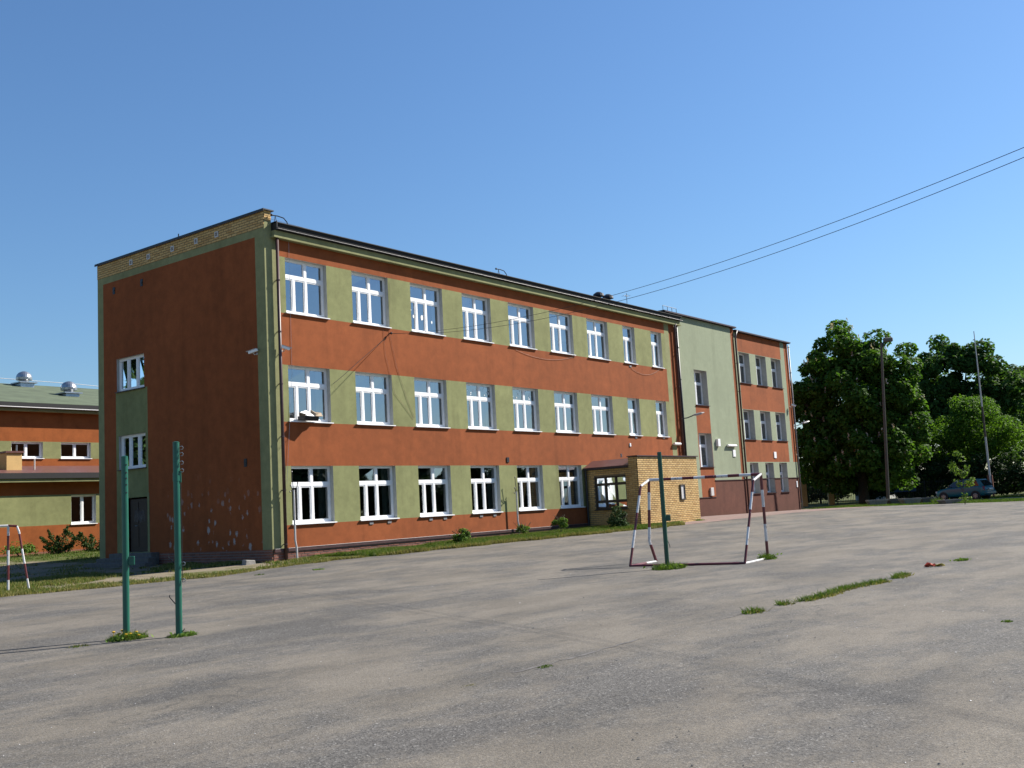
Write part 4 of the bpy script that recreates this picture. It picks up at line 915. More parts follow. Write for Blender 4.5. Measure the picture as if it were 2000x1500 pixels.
clump('weed clump at the right goalpost foot', 1.72, -15.62, 0.24, 0.20, 300, 107)
clump('small tuft right of the litter', 0.5, -20.25, 0.16, 0.07, 160, 109)
clump('tiny tuft near the right edge of the asphalt', -8.95, -23.1, 0.075, 0.035, 90, 111)
clump('lone tuft in the middle of the near asphalt', -13.1, -19.88, 0.085, 0.03, 110, 113)
clump('tuft cut by the right edge of the photo', -8.30, -23.2, 0.06, 0.04, 70, 115)
clump('brown dead weed patch on the near asphalt', -14.17, -19.82, 0.09, 0.012, 160, 117, mats=('grass_dry', 'grass_dry'))
clump('straggly tuft left of the dandelions', -13.75, -12.72, 0.13, 0.05, 140, 119, mats=('grass_dry', 'grass'))
clump('small tuft on the asphalt near the verge', -3.9, -4.2, 0.14, 0.05, 70, 121)
clump('second small tuft on the asphalt near the verge', -2.6, -5.0, 0.16, 0.04, 70, 123)
clump('weeds at the foot of the brick porch', 20.6, -2.98, 0.35, 0.15, 160, 125); clump('weeds at the right corner of the brick porch', 22.9, -2.98, 0.28, 0.12, 120, 127)
# loose stones and grit
rq = np.random.default_rng(9); mb = MB()
for k in range(900):
    d_ = 5+18*rq.uniform(0, 1)**0.8; a = yaw+R(rq.uniform(-27, 27)); x, y = CAMLOC.x+d_*math.sin(a), CAMLOC.y+d_*math.cos(a)
    r_ = rq.uniform(0.003, 0.010)*(1.7 if rq.uniform() < 0.07 else 1); z = G(x, y)+0.014+r_*0.4; q = rq.uniform(0.6, 1.3, 6)*r_
    V = [(x+q[0], y, z), (x, y+q[1], z), (x-q[2], y, z), (x, y-q[3], z), (x, y, z+q[4]*0.7), (x, y, z-q[5]*0.5)]
    for f_ in ((0, 1, 4), (1, 2, 4), (2, 3, 4), (3, 0, 4)): mb.poly([V[i] for i in f_], 0 if k % 5 else 1)
tag(mb.build('loose_grit', ['stone', 'white_paint']), 'scattered grit and small stones on the asphalt', 'gravel', kind='stuff')

# ============================================================ goals
def bar_striped(parent, name, pts, r_, seg, start=0):
    """square-ish steel member painted in red and white lengths"""
    mb = MB(); k = start; acc = 0.0
    for a, b_ in zip(pts, pts[1:]):
        a, b_ = Vector(a), Vector(b_); ln = (b_-a).length; s0 = 0.0
        while s0 < ln-1e-4:
            s1 = min(ln, s0+(seg-acc)); mb.tube([a.lerp(b_, s0/ln), a.lerp(b_, s1/ln)], r_, 8, mi=k % 2); acc += s1-s0; s0 = s1
            if acc >= seg-1e-4: acc = 0.0; k += 1
    return mb.build(name, ['goal_red', 'goal_white'], parent)
goal = thing('football_goal', (0.6, -14.4, -0.28), 'red and white handball goal frame without net before the porch', 'goal')
RL, RR, FL, FR = [Vector((x, y, G(x, y)+0.03)) for x, y in ((-0.51, -13.24), (0.281, -15.727), (0.828, -13.168), (1.782, -15.613))]
rq_ = Vector((-0.61, 0.79, 0))
FLt, FRt = FL+Vector((0, 0, 1.96)), FR+Vector((0, 0, 1.97)); FLm = FL+Vector((0, 0, 0.50))+rq_*0.13
FLt = FLt+rq_*0.04
BL, BR_ = FLt.lerp(RL+Vector((0, 0, 1.96)), 0.36)+Vector((0, 0, -0.14)), FRt.lerp(RR+Vector((0, 0, 1.96)), 0.36)+Vector((0, 0, -0.14))
bar_striped(goal, 'post', [FL, FLm, FLt], 0.036, 0.42, 0); bar_striped(goal, 'post', [FR, FRt], 0.036, 0.40, 0)
bar_striped(goal, 'crossbar', [FLt, FRt], 0.036, 0.27, 1)
bar_striped(goal, 'rear_leg', [RL, BL], 0.030, 0.44, 0); bar_striped(goal, 'rear_leg', [RR, BR_], 0.030, 0.44, 0)
bar_striped(goal, 'top_arm', [BL, FLt], 0.030, 1.2, 1); bar_striped(goal, 'top_arm', [BR_, FRt], 0.030, 1.2, 1)
bar_striped(goal, 'base_bar', [RL, RR], 0.032, 9, 0); bar_striped(goal, 'side_bar', [RL, FL], 0.028, 0.8, 0); bar_striped(goal, 'side_bar', [RR, FR], 0.028, 9, 1)
g2 = thing('goal_frame', (-8.4, -0.4, -0.13), 'rusty red and white goal frame cut by the left edge', 'goal')
a = Vector((-8.50, -0.38, G(-8.5, -0.38)-0.05)); b_ = Vector((-8.11, -0.67, G(-8.11, -0.67)-0.05)); ld = Vector((-0.88, 0.47, 0))
at_ = a+Vector((0, 0, 1.68)); bt_ = a.lerp(b_, 0.40)+Vector((0, 0, 1.66)); bt2 = a.lerp(b_, 0.50)+Vector((0, 0, 1.52))
bar_striped(g2, 'post', [a, at_], 0.030, 0.36, 1); bar_striped(g2, 'rear_leg', [b_, bt2, bt_], 0.026, 0.37, 1)
bar_striped(g2, 'top_arm', [at_, bt_], 0.028, 0.3, 0); bar_striped(g2, 'crossbar', [at_, at_+ld*3.0], 0.030, 0.36, 1)
a2 = a+ld*3; bar_striped(g2, 'post', [a2, at_+ld*3], 0.030, 0.36, 1)
# ------------------------------------------------------------ green net posts
IR = Vector((0.62, -0.785, 0))
def net_post(label, x, y, h, r_, mat, hooks, plate, levers):
    z = G(x, y); o = thing('net_post', (x, y, z), label, 'post', 'green net posts'); B = Vector((x, y, z))
    mb = MB(); mb.tube([B-Vector((0, 0, 0.2)), B+Vector((0, 0, h*0.8)), B+Vector((0, 0, h))], [r_, r_, r_], 16); mb.lathe([(r_, 0), (r_*1.03, 0.012), (r_*0.5, 0.02)], (x, y, z+h), 16); mb.build('shaft', mat, o, smooth=False)
    for hz in hooks:
        mb = MB(); c = B+Vector((0, 0, hz)); mb.tube([c+IR*(r_-0.01), c+IR*(r_+0.035)+Vector((0, 0, 0.012)), c+IR*(r_+0.055)-Vector((0, 0, 0.008)), c+IR*(r_+0.045)-Vector((0, 0, 0.035)), c+IR*(r_+0.02)-Vector((0, 0, 0.035))], 0.006, 6); mb.build('hook', 'galvanised', o)
    if plate:
        hz, s, w = plate; mb = MB(); c = B+Vector((0, 0, hz)); v = Vector((IR.y, -IR.x, 0))
        mb.hexa([c+IR*(r_*0.6+dx)+v*dv+Vector((0, 0, dz)) for dz in (-s, s) for dv in (-0.012, 0.012) for dx in (0, w)]); q = mb.build('winch_plate', mat, o, bevel=0.008)
        for dz in (-s*0.6, s*0.6):
            mb = MB(); cc = c+IR*(r_+w*0.5)+Vector((0, 0, dz))-v*0.014; mb.tube([cc+v*0.004, cc-v*0.012], 0.008, 6); mb.build('bolt', 'dark_metal', q)
    for (hz, side, ln, dz) in levers:
        mb = MB(); c = B+Vector((0, 0, hz)); mb.tube([c+IR*side*r_, c+IR*side*(r_+ln)+Vector((0, 0, dz)), c+IR*side*(r_+ln*0.9)+Vector((0, 0, dz*1.25))], 0.007, 6); mb.build('lever', 'dark_metal', o)
    return o
np1 = net_post('shorter left green net post with square side plate', -13.007, -12.653, 2.53, 0.046, 'post_green', (), (1.08, 0.062, 0.10), ((1.02, -1, 0.035, -0.02), (0.78, -1, 0.035, 0.02)))
B = Vector((-13.007, -12.653, G(-13.007, -12.653)))
for hz in (2.42, 2.31, 2.23, 2.14, 2.03):   # bolt holes down the side
    mb = MB(); c = B+Vector((0, 0, hz))+IR*0.032+Vector((-IR.y, IR.x, 0))*(-0.032); mb.tube([c, c+IR*0.009+Vector((-IR.y, IR.x, 0))*(-0.009)], 0.011, 8); q = mb.build('bolt', 'dark_metal', np1)
np2 = net_post('taller middle green net post with wire hooks at its top', -12.564, -13.235, 2.70, 0.046, 'post_green', (2.64, 2.55, 2.43, 2.32, 1.02, 0.79), None, ((1.02, -1, 0.09, 0.09), (0.46, -1, 0.08, 0.10), (0.08, 1, 0.03, 0.03)))
B = Vector((-12.564, -13.235, G(-12.564, -13.235))); mb = MB(); mb.tube([B+Vector((0, 0, 2.16)), B+Vector((0, 0, 2.28))], 0.051, 14); mb.tube([B+IR*0.055+Vector((0, 0, 2.14)), B+IR*0.055+Vector((0, 0, 2.30))], 0.012, 6); mb.build('collar', 'post_green', np2)
mb = MB(); mb.tube([B+IR*0.057+Vector((0, 0, 2.2)), B+IR*0.060+Vector((0, 0, 1.5)), B+IR*0.062+Vector((0, 0, 0.75))], 0.005, 5); mb.build('cord', 'cable', np2)
np3 = net_post('dark green net post standing inside the goal', -0.95, -14.461, 2.57, 0.048, 'post_green_dark', (), (1.12, 0.07, 0.12), ((0.62, 1, 0.04, -0.12),))

# ============================================================ fittings on the walls
def camera_fix(label, base, out, aim):
    o = thing('security_camera', base, label, 'camera', 'security cameras at the school corner'); base = Vector(base); out = Vector(out); aim = Vector(aim).normalized()
    e = base+out; mb = MB(); mb.tube([base, base+out*0.6-Vector((0, 0, 0.05)), e], 0.016, 6); mb.tube([base, base+out*0.08], 0.045, 8); mb.build('bracket', 'white_paint', o)
    mb = MB(); s = aim.cross(Vector((0, 0, 1))).normalized(); u = s.cross(aim); c = e+Vector((0, 0, 0.05))
    mb.hexa([c+aim*f_*0.16+s*a_*0.05+u*b2*0.045 for b2 in (-1, 1) for a_ in (-1, 1) for f_ in (-1, 1)]); bd = mb.build('housing', 'white_pvc', o, bevel=0.012)
    mb = MB(); mb.hexa([c+aim*(0.04+f_*0.17)+s*a_*0.062+u*(0.052+b2*0.005) for b2 in (-1, 1) for a_ in (-1, 1) for f_ in (-1, 1)]); mb.build('hood', 'white_paint', bd)
    mb = MB(); mb.tube([c+aim*0.155, c+aim*0.175], 0.03, 10); mb.build('lens', 'car_black', bd)
camera_fix('white security camera on the shaded gable edge', (0, 0.50, 6.62), (-0.16, 0.0, 0.02), (-0.5, 0.8, -0.25)); camera_fix('white security camera on the sunlit front by the downpipe', (0.58, 0, 6.70), (0, -0.18, 0.03), (0.8, -0.45, -0.3))
camera_fix('white camera high on the end bay of the far wing', (wx(44.75), KW+0.04, wz(6.9)), (0, -0.25, 0.03), (0.8, -0.4, -0.3))
def street_lamp_arm(label, base, e):
    o = thing('wall_lamp', base, label, 'lamp', 'arm lamps on the walls'); base, e = Vector(base), Vector(e); dr_ = (e-base).normalized(); s = dr_.cross(Vector((0, 0, 1))).normalized(); u = s.cross(dr_)
    mb = MB(); mb.tube([base, base.lerp(e, 0.5)+Vector((0, 0, -0.04)), e], 0.028, 8); mb.build('arm', 'dark_metal', o)
    mb = MB(); rings = [(0, 0.05, 0.04), (0.15, 0.11, 0.075), (0.5, 0.13, 0.08), (0.68, 0.08, 0.05)]
    V = []
    for (f_, w, h) in rings: V.append([e+dr_*f_+s*w*math.cos(k*math.pi/4)+u*h*(math.sin(k*math.pi/4) if math.sin(k*math.pi/4) > 0 else 0.4*math.sin(k*math.pi/4)) for k in range(8)])
    for r1, r2 in zip(V, V[1:]):
        for k in range(8): mb.quad(r1[k], r1[(k+1) % 8], r2[(k+1) % 8], r2[k])
    mb.poly(V[0][::-1]); mb.poly(V[-1]); hd = mb.build('head', 'gutter_grey', o)
    mb = MB(); mb.hexa([e+dr_*f_+s*w-u*(0.035+h) for h in (0, 0.02) for w in (-0.07, 0.07) for f_ in (0.2, 0.55)]); mb.build('lens', 'white_paint', hd)
street_lamp_arm('grey arm lamp at the end of the main block', (27.45, -0.02, 5.42), (27.95, -0.40, 5.55)); street_lamp_arm('grey arm lamp at the far corner of the wing', (XR+0.0, KW+0.1, 5.55), (XR+0.75, KW-0.2, 5.72))
def tube_lamp(label, x0, x1, y, z):
    o = thing('strip_light', ((x0+x1)/2, y, z), label, 'lamp', 'strip lights on the walls'); mb = MB(); mb.tube([(x0, y-0.09, z), (x1, y-0.09, z)], 0.07, 10); mb.build('tube', 'white_pvc', o, smooth=False); mb = MB(); mb.box(x0+0.05, x1-0.05, y-0.03, y, z-0.04, z+0.05); mb.build('back_plate', 'gutter_grey', o)
tube_lamp('white strip light above the brick porch', 26.3, 26.95, -0.0, 4.06); tube_lamp('white strip light on the pale green stair wall', wx(34.6), wx(35.75), KW, wz(4.17))
def plate(name, label, cat, x, y, z, w, h, mat='white_pvc', d=0.04):
    o = thing(name, (x, y, z), label, cat); mb = MB(); mb.box(x-w/2, x+w/2, y-d, y+0.002, z-h/2, z+h/2); mb.build('plate', mat, o, bevel=0.006)
plate('alarm_box', 'small white alarm box on the pale green stair wall', 'box', wx(33.45), KW, wz(4.32), 0.30, 0.42, d=0.14)
plate('wall_sign', 'small white sign under the stair wall strip light', 'sign', wx(35.55), KW, wz(3.72), 0.34, 0.40); plate('wall_sign', 'small white sign on the orange end bay', 'sign', wx(41.6), KW+0.04, wz(3.66), 0.36, 0.40)
plate('meter_box', 'pale meter box low on the orange panel', 'box', wx(32.2), KW, wz(1.52), 0.34, 0.45, 'white_paint', 0.1); plate('wall_sign', 'small white sign on the red plinth of the wing end', 'sign', wx(44.75), KW+0.04, wz(1.75), 0.16, 0.4)
plate('junction_box', 'tiny white junction box above the porch roof', 'box', 22.0, 0, 3.95, 0.12, 0.16)
def mast(label, x, y, h, seed):
    z = G(x, y); o = thing('aerial_mast', (x, y, z), label, 'mast', 'thin wall masts'); mb = MB(); mb.tube([(x+0.06, y, z-0.1), (x+0.05, y, z+0.35), (x, y, z+0.6), (x, y, z+h)], 0.032, 8); mb.build('pipe', 'white_paint', o)
    rq = np.random.default_rng(seed)
    for k, (dx, dz) in enumerate(((-0.16, 0.12), (0.13, 0.2), (-0.10, 0.55), (-0.2, -0.08))):
        mb = MB(); mb.tube([(x, y, z+h-0.02), (x+dx*0.6, y-0.04, z+h+dz*0.2), (x+dx, y-0.05, z+h+dz)], 0.012, 5); mb.lathe([(0.012, 0), (0.03, 0.02), (0.012, 0.05)], (x+dx, y-0.05, z+h+dz), 6); mb.build('prong', 'dark_metal', o)
mast('white pipe mast beside the corner downpipe', 0.73, -0.22, 2.2, 1); mast('thin pipe mast between the fourth and fifth ground-floor windows', 12.42, -0.22, 1.8, 2)
bx_ = thing('window_junk', (1.6, -0.05, 4.46), 'open cardboard and dark tray piled on a middle-floor sill', 'box')
mb = MB(); mb.hexa([(1.25, -0.30, 4.45), (1.75, -0.36, 4.42), (1.28, 0.10, 4.47), (1.78, 0.10, 4.47), (1.20, -0.34, 4.58), (1.72, -0.42, 4.56), (1.28, 0.12, 4.60), (1.80, 0.10, 4.58)]); mb.build('tray', 'car_black', bx_)
mb = MB(); mb.poly([(1.25, -0.30, 4.60), (1.62, -0.36, 4.57), (1.50, -0.05, 4.80)]); mb.poly([(1.35, -0.32, 4.62), (1.10, -0.2, 4.70), (1.50, -0.05, 4.80)]); mb.build('paper_flap', 'paper', bx_)
mb = MB(); mb.hexa([(1.60, -0.38, 4.58), (2.05, -0.25, 4.60), (1.66, -0.05, 4.59), (2.05, 0.0, 4.60), (1.66, -0.36, 4.66), (2.0, -0.22, 4.72), (1.70, -0.05, 4.82), (1.95, 0.0, 4.76)]); mb.build('cardboard', 'cardboard', bx_)
# ------------------------------------------------------------ overhead wires and their pole
A_ = Vector((5.61, -0.05, 7.77))
for lab, Bq, sg in (('upper overhead wire crossing the sky to the right', Vector((-4.04, -22.98, 6.334)), 0.68), ('lower overhead wire crossing the sky to the right', Vector((-4.03, -22.97, 6.184)), 0.78)):
    mb = MB(); pts = []
    for k in range(61):
        t_ = 1.30*k/60; p_ = A_+(Bq-A_)*t_; p_.z -= sg*4*t_*(1-t_); pts.append(p_)
    mb.tube(pts, 0.0055, 6); tag(mb.build('overhead_wire', 'cable'), lab, 'wire', 'overhead wires'); WE = pts[-1]
pol = thing('utility_pole', (-6.95, -29.95, -0.3), 'wooden pole that carries the overhead wires', 'pole')
mb = MB(); mb.tube([(-6.95, -29.98, -0.5), (-6.95, -29.98, 7.4)], [0.13, 0.10], 10); mb.build('shaft', 'pole_wood', pol); mb = MB(); mb.tube([(-6.95, -29.98, 6.94), (-6.93, -29.85, 6.94)], 0.03, 8); mb.build('insulator', 'dark_metal', pol)
anc = thing('wire_anchor', (5.61, 0, 7.77), 'small dark anchor holding the wires on the front wall', 'anchor'); mb = MB(); mb.tube([(5.61, 0.01, 7.77), (5.61, -0.10, 7.77)], 0.02, 6); mb.build('eye_bolt', 'dark_metal', anc); mb = MB(); mb.lathe([(0.03, -0.04), (0.045, 0), (0.03, 0.04)], (5.61, -0.11, 7.77), 8); mb.build('insulator', 'dark_metal', anc)
# ------------------------------------------------------------ far yard: lamp pole, flagpole, planters, car
x, y = 49.03, -3.44; z = G(x, y)
lp = thing('lamp_post', (x, y, z), 'tall weathered pole with a lamp head before the chestnut', 'lamp post')
tp = Vector((x+0.36, y-0.47, z+10.9)); mb = MB(); mb.tube([(x, y, z-0.3), (x+0.18, y-0.24, z+5.4), tp], [0.12, 0.10, 0.08], 10); mb.build('shaft', 'pole_wood', lp)
mb = MB(); mb.tube([tp-Vector((0, 0, 0.4)), tp+Vector((0.1, -0.15, 0.1)), tp+Vector((0.24, -0.34, 0.2))], 0.05, 6); mb.build('arm', 'dark_metal', lp)
mb = MB(); c = tp+Vector((0.27, -0.36, 0.2)); mb.hexa([c+Vector((0.61, -0.79, 0))*f_+Vector((0.79, 0.61, 0))*w+Vector((0, 0, h)) for h in (-0.14, 0.16) for w in (-0.15, 0.15) for f_ in (-0.28, 0.34)]); mb.build('head', 'concrete_dark', lp, bevel=0.06)
x, y = 63.0, -6.76; z = G(x, y); fl = thing('flagpole', (x, y, z), 'thin bare white flagpole behind the parked car', 'flagpole')
mb = MB(); mb.tube([(x, y, z+0.8), (x, y, z+6), (x, y, z+12.75)], [0.095, 0.07, 0.03], 10); mb.build('shaft', 'white_paint', fl); mb = MB(); mb.tube([(x, y, z+4.6), (x, y, z+6.9)], [0.085, 0.075], 10); mb.build('weathered_band', 'pole_wood', fl)
for s in (-1, 1):
    mb = MB(); c = Vector((x, y, z))+Vector((0.61, -0.79, 0))*0.14*s; mb.box(c.x-0.06, c.x+0.06, c.y-0.06, c.y+0.06, z-0.2, z+1.7); mb.build('base_stake', 'brick_red', fl)
def planter(label, x, y, w, d_, h, rz_, mat):
    z = G(x, y); o = thing('concrete_planter', (x, y, z), label, 'planter', 'concrete planters at the yard edge'); c_, s_n = math.cos(rz_), math.sin(rz_)
    T = lambda a, b2, zz: (x+a*c_-b2*s_n, y+a*s_n+b2*c_, z+zz)
    mb = MB(); lo, hi = 0.72, 1.0
    ring = lambda k, zz: [T(sx*w/2*k, sy*d_/2*k, zz) for sx, sy in ((-1, -1), (1, -1), (1, 1), (-1, 1))]
    R_ = [ring(0.70, -0.05), ring(0.95, h*0.72), ring(1.0, h*0.76), ring(1.0, h), ring(0.86, h), ring(0.84, h*0.8)]
    for r1, r2 in zip(R_, R_[1:]):
        for k in range(4): mb.quad(r1[k], r1[(k+1) % 4], r2[(k+1) % 4], r2[k])
    mb.build('bowl', mat, o); mb = MB(); mb.quad(*ring(0.84, h*0.86)); mb.build('soil', 'soil', o)
for k, (x, y, w, lab) in enumerate(((46.6, -3.5, 1.25, 'leftmost concrete planter, left of the lamp pole'), (47.4, -4.5, 1.1, 'concrete planter just right of the lamp pole'), (45.6, -5.9, 1.15, 'third concrete planter from the left, tapered'), (46.6, -6.6, 1.0, 'fourth concrete planter from the left, before the car bonnet'), (43.9, -8.7, 1.2, 'low concrete planter in front of the car'), (44.0, -13.9, 1.0, 'concrete planter cut by the right edge of the photo'))):
    planter(lab, x, y, w, 0.8, 0.40 if k != 4 else 0.26, R(-58+k*5), ('concrete', 'concrete_dark')[k % 2])
tuft('weed_clump', 'tall weed beside the fourth planter', 'weeds', 46.0, -7.4, 0.35, 0.5, 160, ('grass', 'grass'), 131, 'weed clumps on the asphalt', wide=0.03)

def make_car(cx, cy, hd, label):
    cz = G(cx, cy)+0.016; o = thing('parked_car', (cx, cy, cz), label, 'car')
    f_ = Vector((hd[0], hd[1], 0)).normalized(); s_l = Vector((-f_.y, f_.x, 0))      # left side of the car
    T = lambda a, b2, zz: Vector((cx, cy, cz))+f_*a+s_l*b2+Vector((0, 0, zz))
    # stations: x, half width at belt, z bottom, z belt/bonnet
    st = [(1.84, 0.52, 0.34, 0.58), (1.74, 0.66, 0.22, 0.70), (1.45, 0.76, 0.20, 0.80), (1.0, 0.79, 0.20, 0.88), (0.72, 0.795, 0.20, 0.92), (0.2, 0.80, 0.20, 0.93), (-0.5, 0.80, 0.20, 0.94), (-1.1, 0.795, 0.20, 0.96), (-1.5, 0.77, 0.22, 0.98), (-1.74, 0.70, 0.26, 0.92), (-1.85, 0.60, 0.36, 0.72)]
    mb = MB(); rings = []
    for (a, w, zb, zt) in st:
        pr = [(w*0.86, zb), (w*0.97, zb+0.10), (w, (zb+zt)/2), (w*0.985, zt-0.10), (w*0.90, zt-0.015), (w*0.5, zt+0.012)]
        rings.append([T(a, b2, zz) for b2, zz in pr]+[T(a, -b2, zz) for b2, zz in pr[::-1]])
    n = len(rings[0])
    for r1, r2 in zip(rings, rings[1:]):
        for k in range(n): mb.quad(r1[k], r1[(k+1) % n], r2[(k+1) % n], r2[k])
    mb.poly(rings[0]); mb.poly(rings[-1][::-1]); body = mb.build('body', 'car_teal', o)
    bm = bmesh.new(); bm.from_mesh(body.data); bmesh.ops.remove_doubles(bm, verts=bm.verts, dist=0.002); bm.to_mesh(body.data); bm.free()
    body.data.polygons.foreach_set('use_smooth', [True]*len(body.data.polygons))
    sb = body.modifiers.new('sub', 'SUBSURF'); sb.levels = 1; sb.render_levels = 2
    # greenhouse
    low = [(0.80, 0.70, 0.90), (-0.45, 0.74, 0.92), (-1.62, 0.66, 0.95)]; top = [(0.22, 0.55, 1.39), (-0.55, 0.57, 1.43), (-1.18, 0.54, 1.38)]
    mb = MB(); mb.poly([T(0.22, 0.55, 1.39), T(-0.55, 0.57, 1.432), T(-1.34, 0.54, 1.39), T(-1.34, -0.54, 1.39), T(-0.55, -0.57, 1.432), T(0.22, -0.55, 1.39)]); rfm = mb
    for s in (1, -1):   # pillars
        def P_(a, w, zz): return T(a, s*w, zz)
        for (p0, p1, q0, q1) in (((0.94, 0.705, 0.90), (0.84, 0.705, 0.90), (0.24, 0.555, 1.395), (0.14, 0.56, 1.395)), ((-0.36, 0.745, 0.92), (-0.46, 0.745, 0.92), (-0.40, 0.572, 1.42), (-0.47, 0.572, 1.42)), ((-1.36, 0.70, 0.94), (-1.72, 0.66, 0.94), (-1.14, 0.555, 1.40), (-1.38, 0.54, 1.385))):
            mb.quad(P_(*p0), P_(*p1), P_(*q1), P_(*q0))
        mb.quad(P_(0.22, 0.56, 1.36), P_(-0.55, 0.582, 1.395), P_(-0.55, 0.565, 1.432), P_(0.22, 0.55, 1.392)); mb.quad(P_(-0.55, 0.582, 1.395), P_(-1.36, 0.552, 1.35), P_(-1.36, 0.54, 1.39), P_(-0.55, 0.565, 1.432))
    mb.quad(T(-1.34, 0.54, 1.39), T(-1.34, -0.54, 1.39), T(-1.41, -0.55, 1.32), T(-1.41, 0.55, 1.32))
    mb.build('roof', 'car_teal', o)
    for s in (1, -1):
        mb = MB(); mb.quad(T(0.84, s*0.70, 0.905), T(-0.36, s*0.742, 0.92), T(-0.40, s*0.568, 1.41), T(0.16, s*0.555, 1.385)); mb.build('side_window', 'car_glass', o)
        mb = MB(); mb.quad(T(-0.46, s*0.742, 0.92), T(-1.38, s*0.70, 0.945), T(-1.16, s*0.552, 1.385), T(-0.47, s*0.568, 1.41)); mb.build('side_window', 'car_glass', o)
        mb = MB(); mb.box(0, 0, 0, 0, 0, 0); mb = MB(); mb.hexa([T(-1.66+da, s*(0.62+dw), zz) for zz, da, dw in ((0.62, -0.13, 0.0), (0.90, -0.06, -0.0)) for dw2 in (0, 0.13) for da2 in (0, 0.10) for dw in (dw+dw2-0.03,) for da in (da+da2-0.03,)]); mb.build('tail_light', 'tail_red', o)
        mb = MB(); mb.hexa([T(0.62+a2, s*(0.76+w2), 0.93+z2) for z2 in (0, 0.11) for w2 in (0, 0.14) for a2 in (0, 0.07)]); mb.build('mirror', 'car_black', o, bevel=0.02)
        mb = MB(); mb.hexa([T(1.66+a2, s*(0.48+w2), 0.56+z2) for z2 in (0, 0.12) for w2 in (0, 0.2) for a2 in (0, 0.11)]); mb.build('headlight', 'plate', o)
        mb = MB(); mb.hexa([T(-0.28+a2, s*(0.795+w2), 0.78+z2) for z2 in (0, 0.03) for w2 in (0, 0.02) for a2 in (0, 0.14)]); mb.build('door_handle', 'car_black', o)
        for a in (1.16, -1.12):
            mb = MB(); 
            c = T(a, s*0.70, 0.27); ax = s_l*s
            mb.tube([c-ax*0.09, c-ax*0.07, c+ax*0.085, c+ax*0.105], [0.25, 0.275, 0.275, 0.245], 22); wl = mb.build('wheel', 'tyre', o)
            mb = MB(); mb.tube([c+ax*0.106, c+ax*0.112], [0.175, 0.165], 20); rm = mb.build('rim', 'rim', wl)
            for k in range(6):
                th = k*math.pi/3; e = c+ax*0.114+(f_*math.cos(th)+Vector((0, 0, 1))*math.sin(th))*0.125; mb = MB(); mb.tube([e-ax*0.004, e+ax*0.003], 0.032, 8); mb.build('rim_hole', 'tyre', wl)
            mb = MB(); mb.tube([T(a, s*0.60, 0.30), T(a, s*0.803, 0.30)], 0.325, 22); mb.build('wheel_arch', 'car_black', o)
    mb = MB(); mb.quad(T(-1.40, 0.50, 1.33), T(-1.40, -0.50, 1.33), T(-1.74, -0.60, 0.97), T(-1.74, 0.60, 0.97)); mb.build('rear_window', 'car_glass', o)
    mb = MB(); mb.quad(T(0.94, 0.66, 0.905), T(0.94, -0.66, 0.905), T(0.24, -0.54, 1.385), T(0.24, 0.54, 1.385)); mb.build('windscreen', 'car_glass', o)
    mb = MB(); mb.hexa([T(a2, w2, zz) for zz in (0.36, 0.56) for w2 in (-0.70, 0.70) for a2 in (-1.90, -1.55)]); mb.build('bumper', 'car_teal', o, bevel=0.05)
    mb = MB(); mb.hexa([T(a2, w2, zz) for zz in (0.66, 0.77) for w2 in (-0.26, 0.26) for a2 in (-1.895, -1.84)]); mb.build('number_plate', 'plate', o)
    return o
make_car(55.4, -6.75, (0.22, 0.97), 'teal hatchback parked under the trees with its rear to the yard')
# ------------------------------------------------------------ fence, gate, banner and house behind the chestnut
gate = thing('brick_gate', (66, 7.2, 0), 'dark brick gateway in shade beside the wing corner', 'gate')
Fa, Fb = Vector((62.5, 8.6, 0)), Vector((70.0, -3.0, 0)); fd = (Fb-Fa).normalized(); fn = Vector((fd.y, -fd.x, 0))
def fbox(mb, s0, s1, d0, d1, z0, z1): mb.hexa([Fa+fd*s+fn*d+Vector((0, 0, z)) for z in (z0, z1) for d in (d0, d1) for s in (s0, s1)])
for s in (0.6, 2.8):
    mb = MB(); fbox(mb, s, s+0.45, -0.22, 0.22, -0.2, 2.2); mb.build('pillar', 'brick_yellow', gate)
mb = MB(); fbox(mb, 0.4, 3.4, -0.28, 0.28, 2.2, 2.4); mb.build('lintel', 'brick_yellow', gate)
for k in range(12):
    mb = MB(); fbox(mb, 1.1+0.14*k, 1.13+0.14*k, -0.015, 0.015, 0.1, 1.7); mb.build('gate_bar', 'fence_dark', gate)
fence = thing('metal_fence', (67, 2, 0), 'dark bar fence in the shade under the chestnut', 'fence')
for k in range(5):
    mb = MB(); fbox(mb, 3.5+2.4*k, 3.56+2.4*k, -0.03, 0.03, -0.2, 1.65); mb.build('post', 'fence_dark', fence)
for zz in (0.2, 1.45):
    mb = MB(); fbox(mb, 3.4, 13.8, -0.014, 0.014, zz, zz+0.04); mb.build('rail', 'fence_dark', fence)
for k in range(72):
    mb = MB(); fbox(mb, 3.6+0.14*k, 3.622+0.14*k, -0.011, 0.011, 0.1, 1.6); mb.build('bar', 'fence_dark', fence)
ban = thing('fence_banner', (65, 1, 1), 'blue and orange banner hung on the dark fence', 'banner')
mb = MB(); fbox(mb, 7.6, 10.0, 0.04, 0.05, 0.75, 1.15); mb.build('cloth', 'banner_blue', ban); mb = MB(); fbox(mb, 7.6, 10.0, 0.04, 0.05, 1.152, 1.32); mb.build('top_stripe', 'banner_orange', ban)
hs = thing('far_house', (86, 12, 0), 'pale house wall glimpsed under the chestnut', 'house')
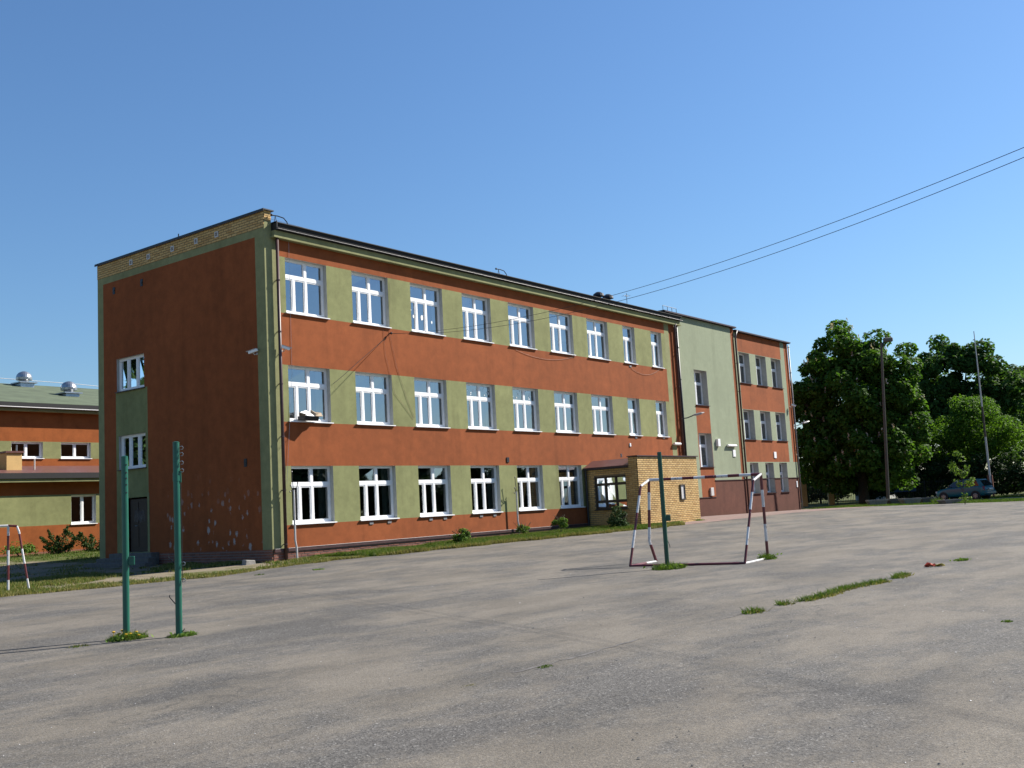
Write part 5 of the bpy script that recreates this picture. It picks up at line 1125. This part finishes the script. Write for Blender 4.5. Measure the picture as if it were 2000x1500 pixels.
mb = MB(); mb.box(88.2, 92, 9.2, 12.4, -0.2, 2.6); mb.build('wall', 'white_paint', hs); mb = MB(); mb.hexa([(87.8, 8.8, 2.6), (92.4, 8.8, 2.6), (87.8, 12.8, 2.6), (92.4, 12.8, 2.6), (87.8, 10.6, 3.9), (92.4, 10.6, 3.9), (87.8, 10.9, 3.9), (92.4, 10.9, 3.9)]); mb.build('roof', 'roof_brown', hs)
for k, (x, y, h, w, lab) in enumerate(((76, 11.5, 3.6, 3.0, 'dark shrub behind the brick gateway'), (80, 15.5, 4.6, 3.6, 'dark shrub far behind the wing corner'), (82.5, 6.2, 3.4, 2.6, 'dark shrub right of the pale house'), (78, 3.2, 3.2, 2.6, 'dark shrub behind the fence banner'))):
    tree('shrub', lab, (x, y), [(0, 0, h*0.55, w*0.8, w*0.8, h*0.45), (-w*0.4, 0, h*0.35, w*0.7, w*0.7, h*0.35), (w*0.45, 0, h*0.38, w*0.7, w*0.7, h*0.36)], 'leaf_dark', int(2600*w), 0.26, 220+k, 'shrubs along the far boundary', 0.09, h*0.4, 0.6, 60, cat='shrub')
# ------------------------------------------------------------ litter
x, y = -0.95, -20.13; z = G(x, y)+0.016; lt = thing('litter', (x, y, z), 'crumpled red and yellow wrapper lying on the asphalt', 'litter')
rq = np.random.default_rng(3)
def crumple(cx_, cy_, w, d_, h, mat, name):
    mb = MB(); nx, ny = 7, 5; P_ = [[(cx_+(i/(nx-1)-0.5)*w+rq.uniform(-.02, .02), cy_+(j_/(ny-1)-0.5)*d_+rq.uniform(-.02, .02), z+max(0.003, h*(0.5+0.5*math.sin(i*1.3+j_*0.9))*rq.uniform(0.3, 1.1))) for j_ in range(ny)] for i in range(nx)]
    for i in range(nx-1):
        for j_ in range(ny-1): mb.quad(P_[i][j_], P_[i+1][j_], P_[i+1][j_+1], P_[i][j_+1])
    mb.build(name, mat, lt)
crumple(x-0.06, y+0.07, 0.14, 0.16, 0.075, 'litter_red', 'red_foil'); crumple(x+0.05, y-0.07, 0.14, 0.17, 0.05, 'litter_yellow', 'yellow_foil')
x, y = -0.75, 0.25; z = G(x, y); cb = thing('stone_block', (x, y, z), 'pale broken stone block on the sand by the corner', 'stone'); mb = MB(); mb.hexa([(x-0.2, y-0.12, z-0.05), (x+0.2, y-0.14, z-0.05), (x-0.18, y+0.12, z-0.05), (x+0.19, y+0.12, z-0.05), (x-0.17, y-0.11, z+0.15), (x+0.18, y-0.12, z+0.12), (x-0.16, y+0.10, z+0.16), (x+0.15, y+0.1, z+0.13)]); mb.build('block', 'concrete', cb, bevel=0.02)
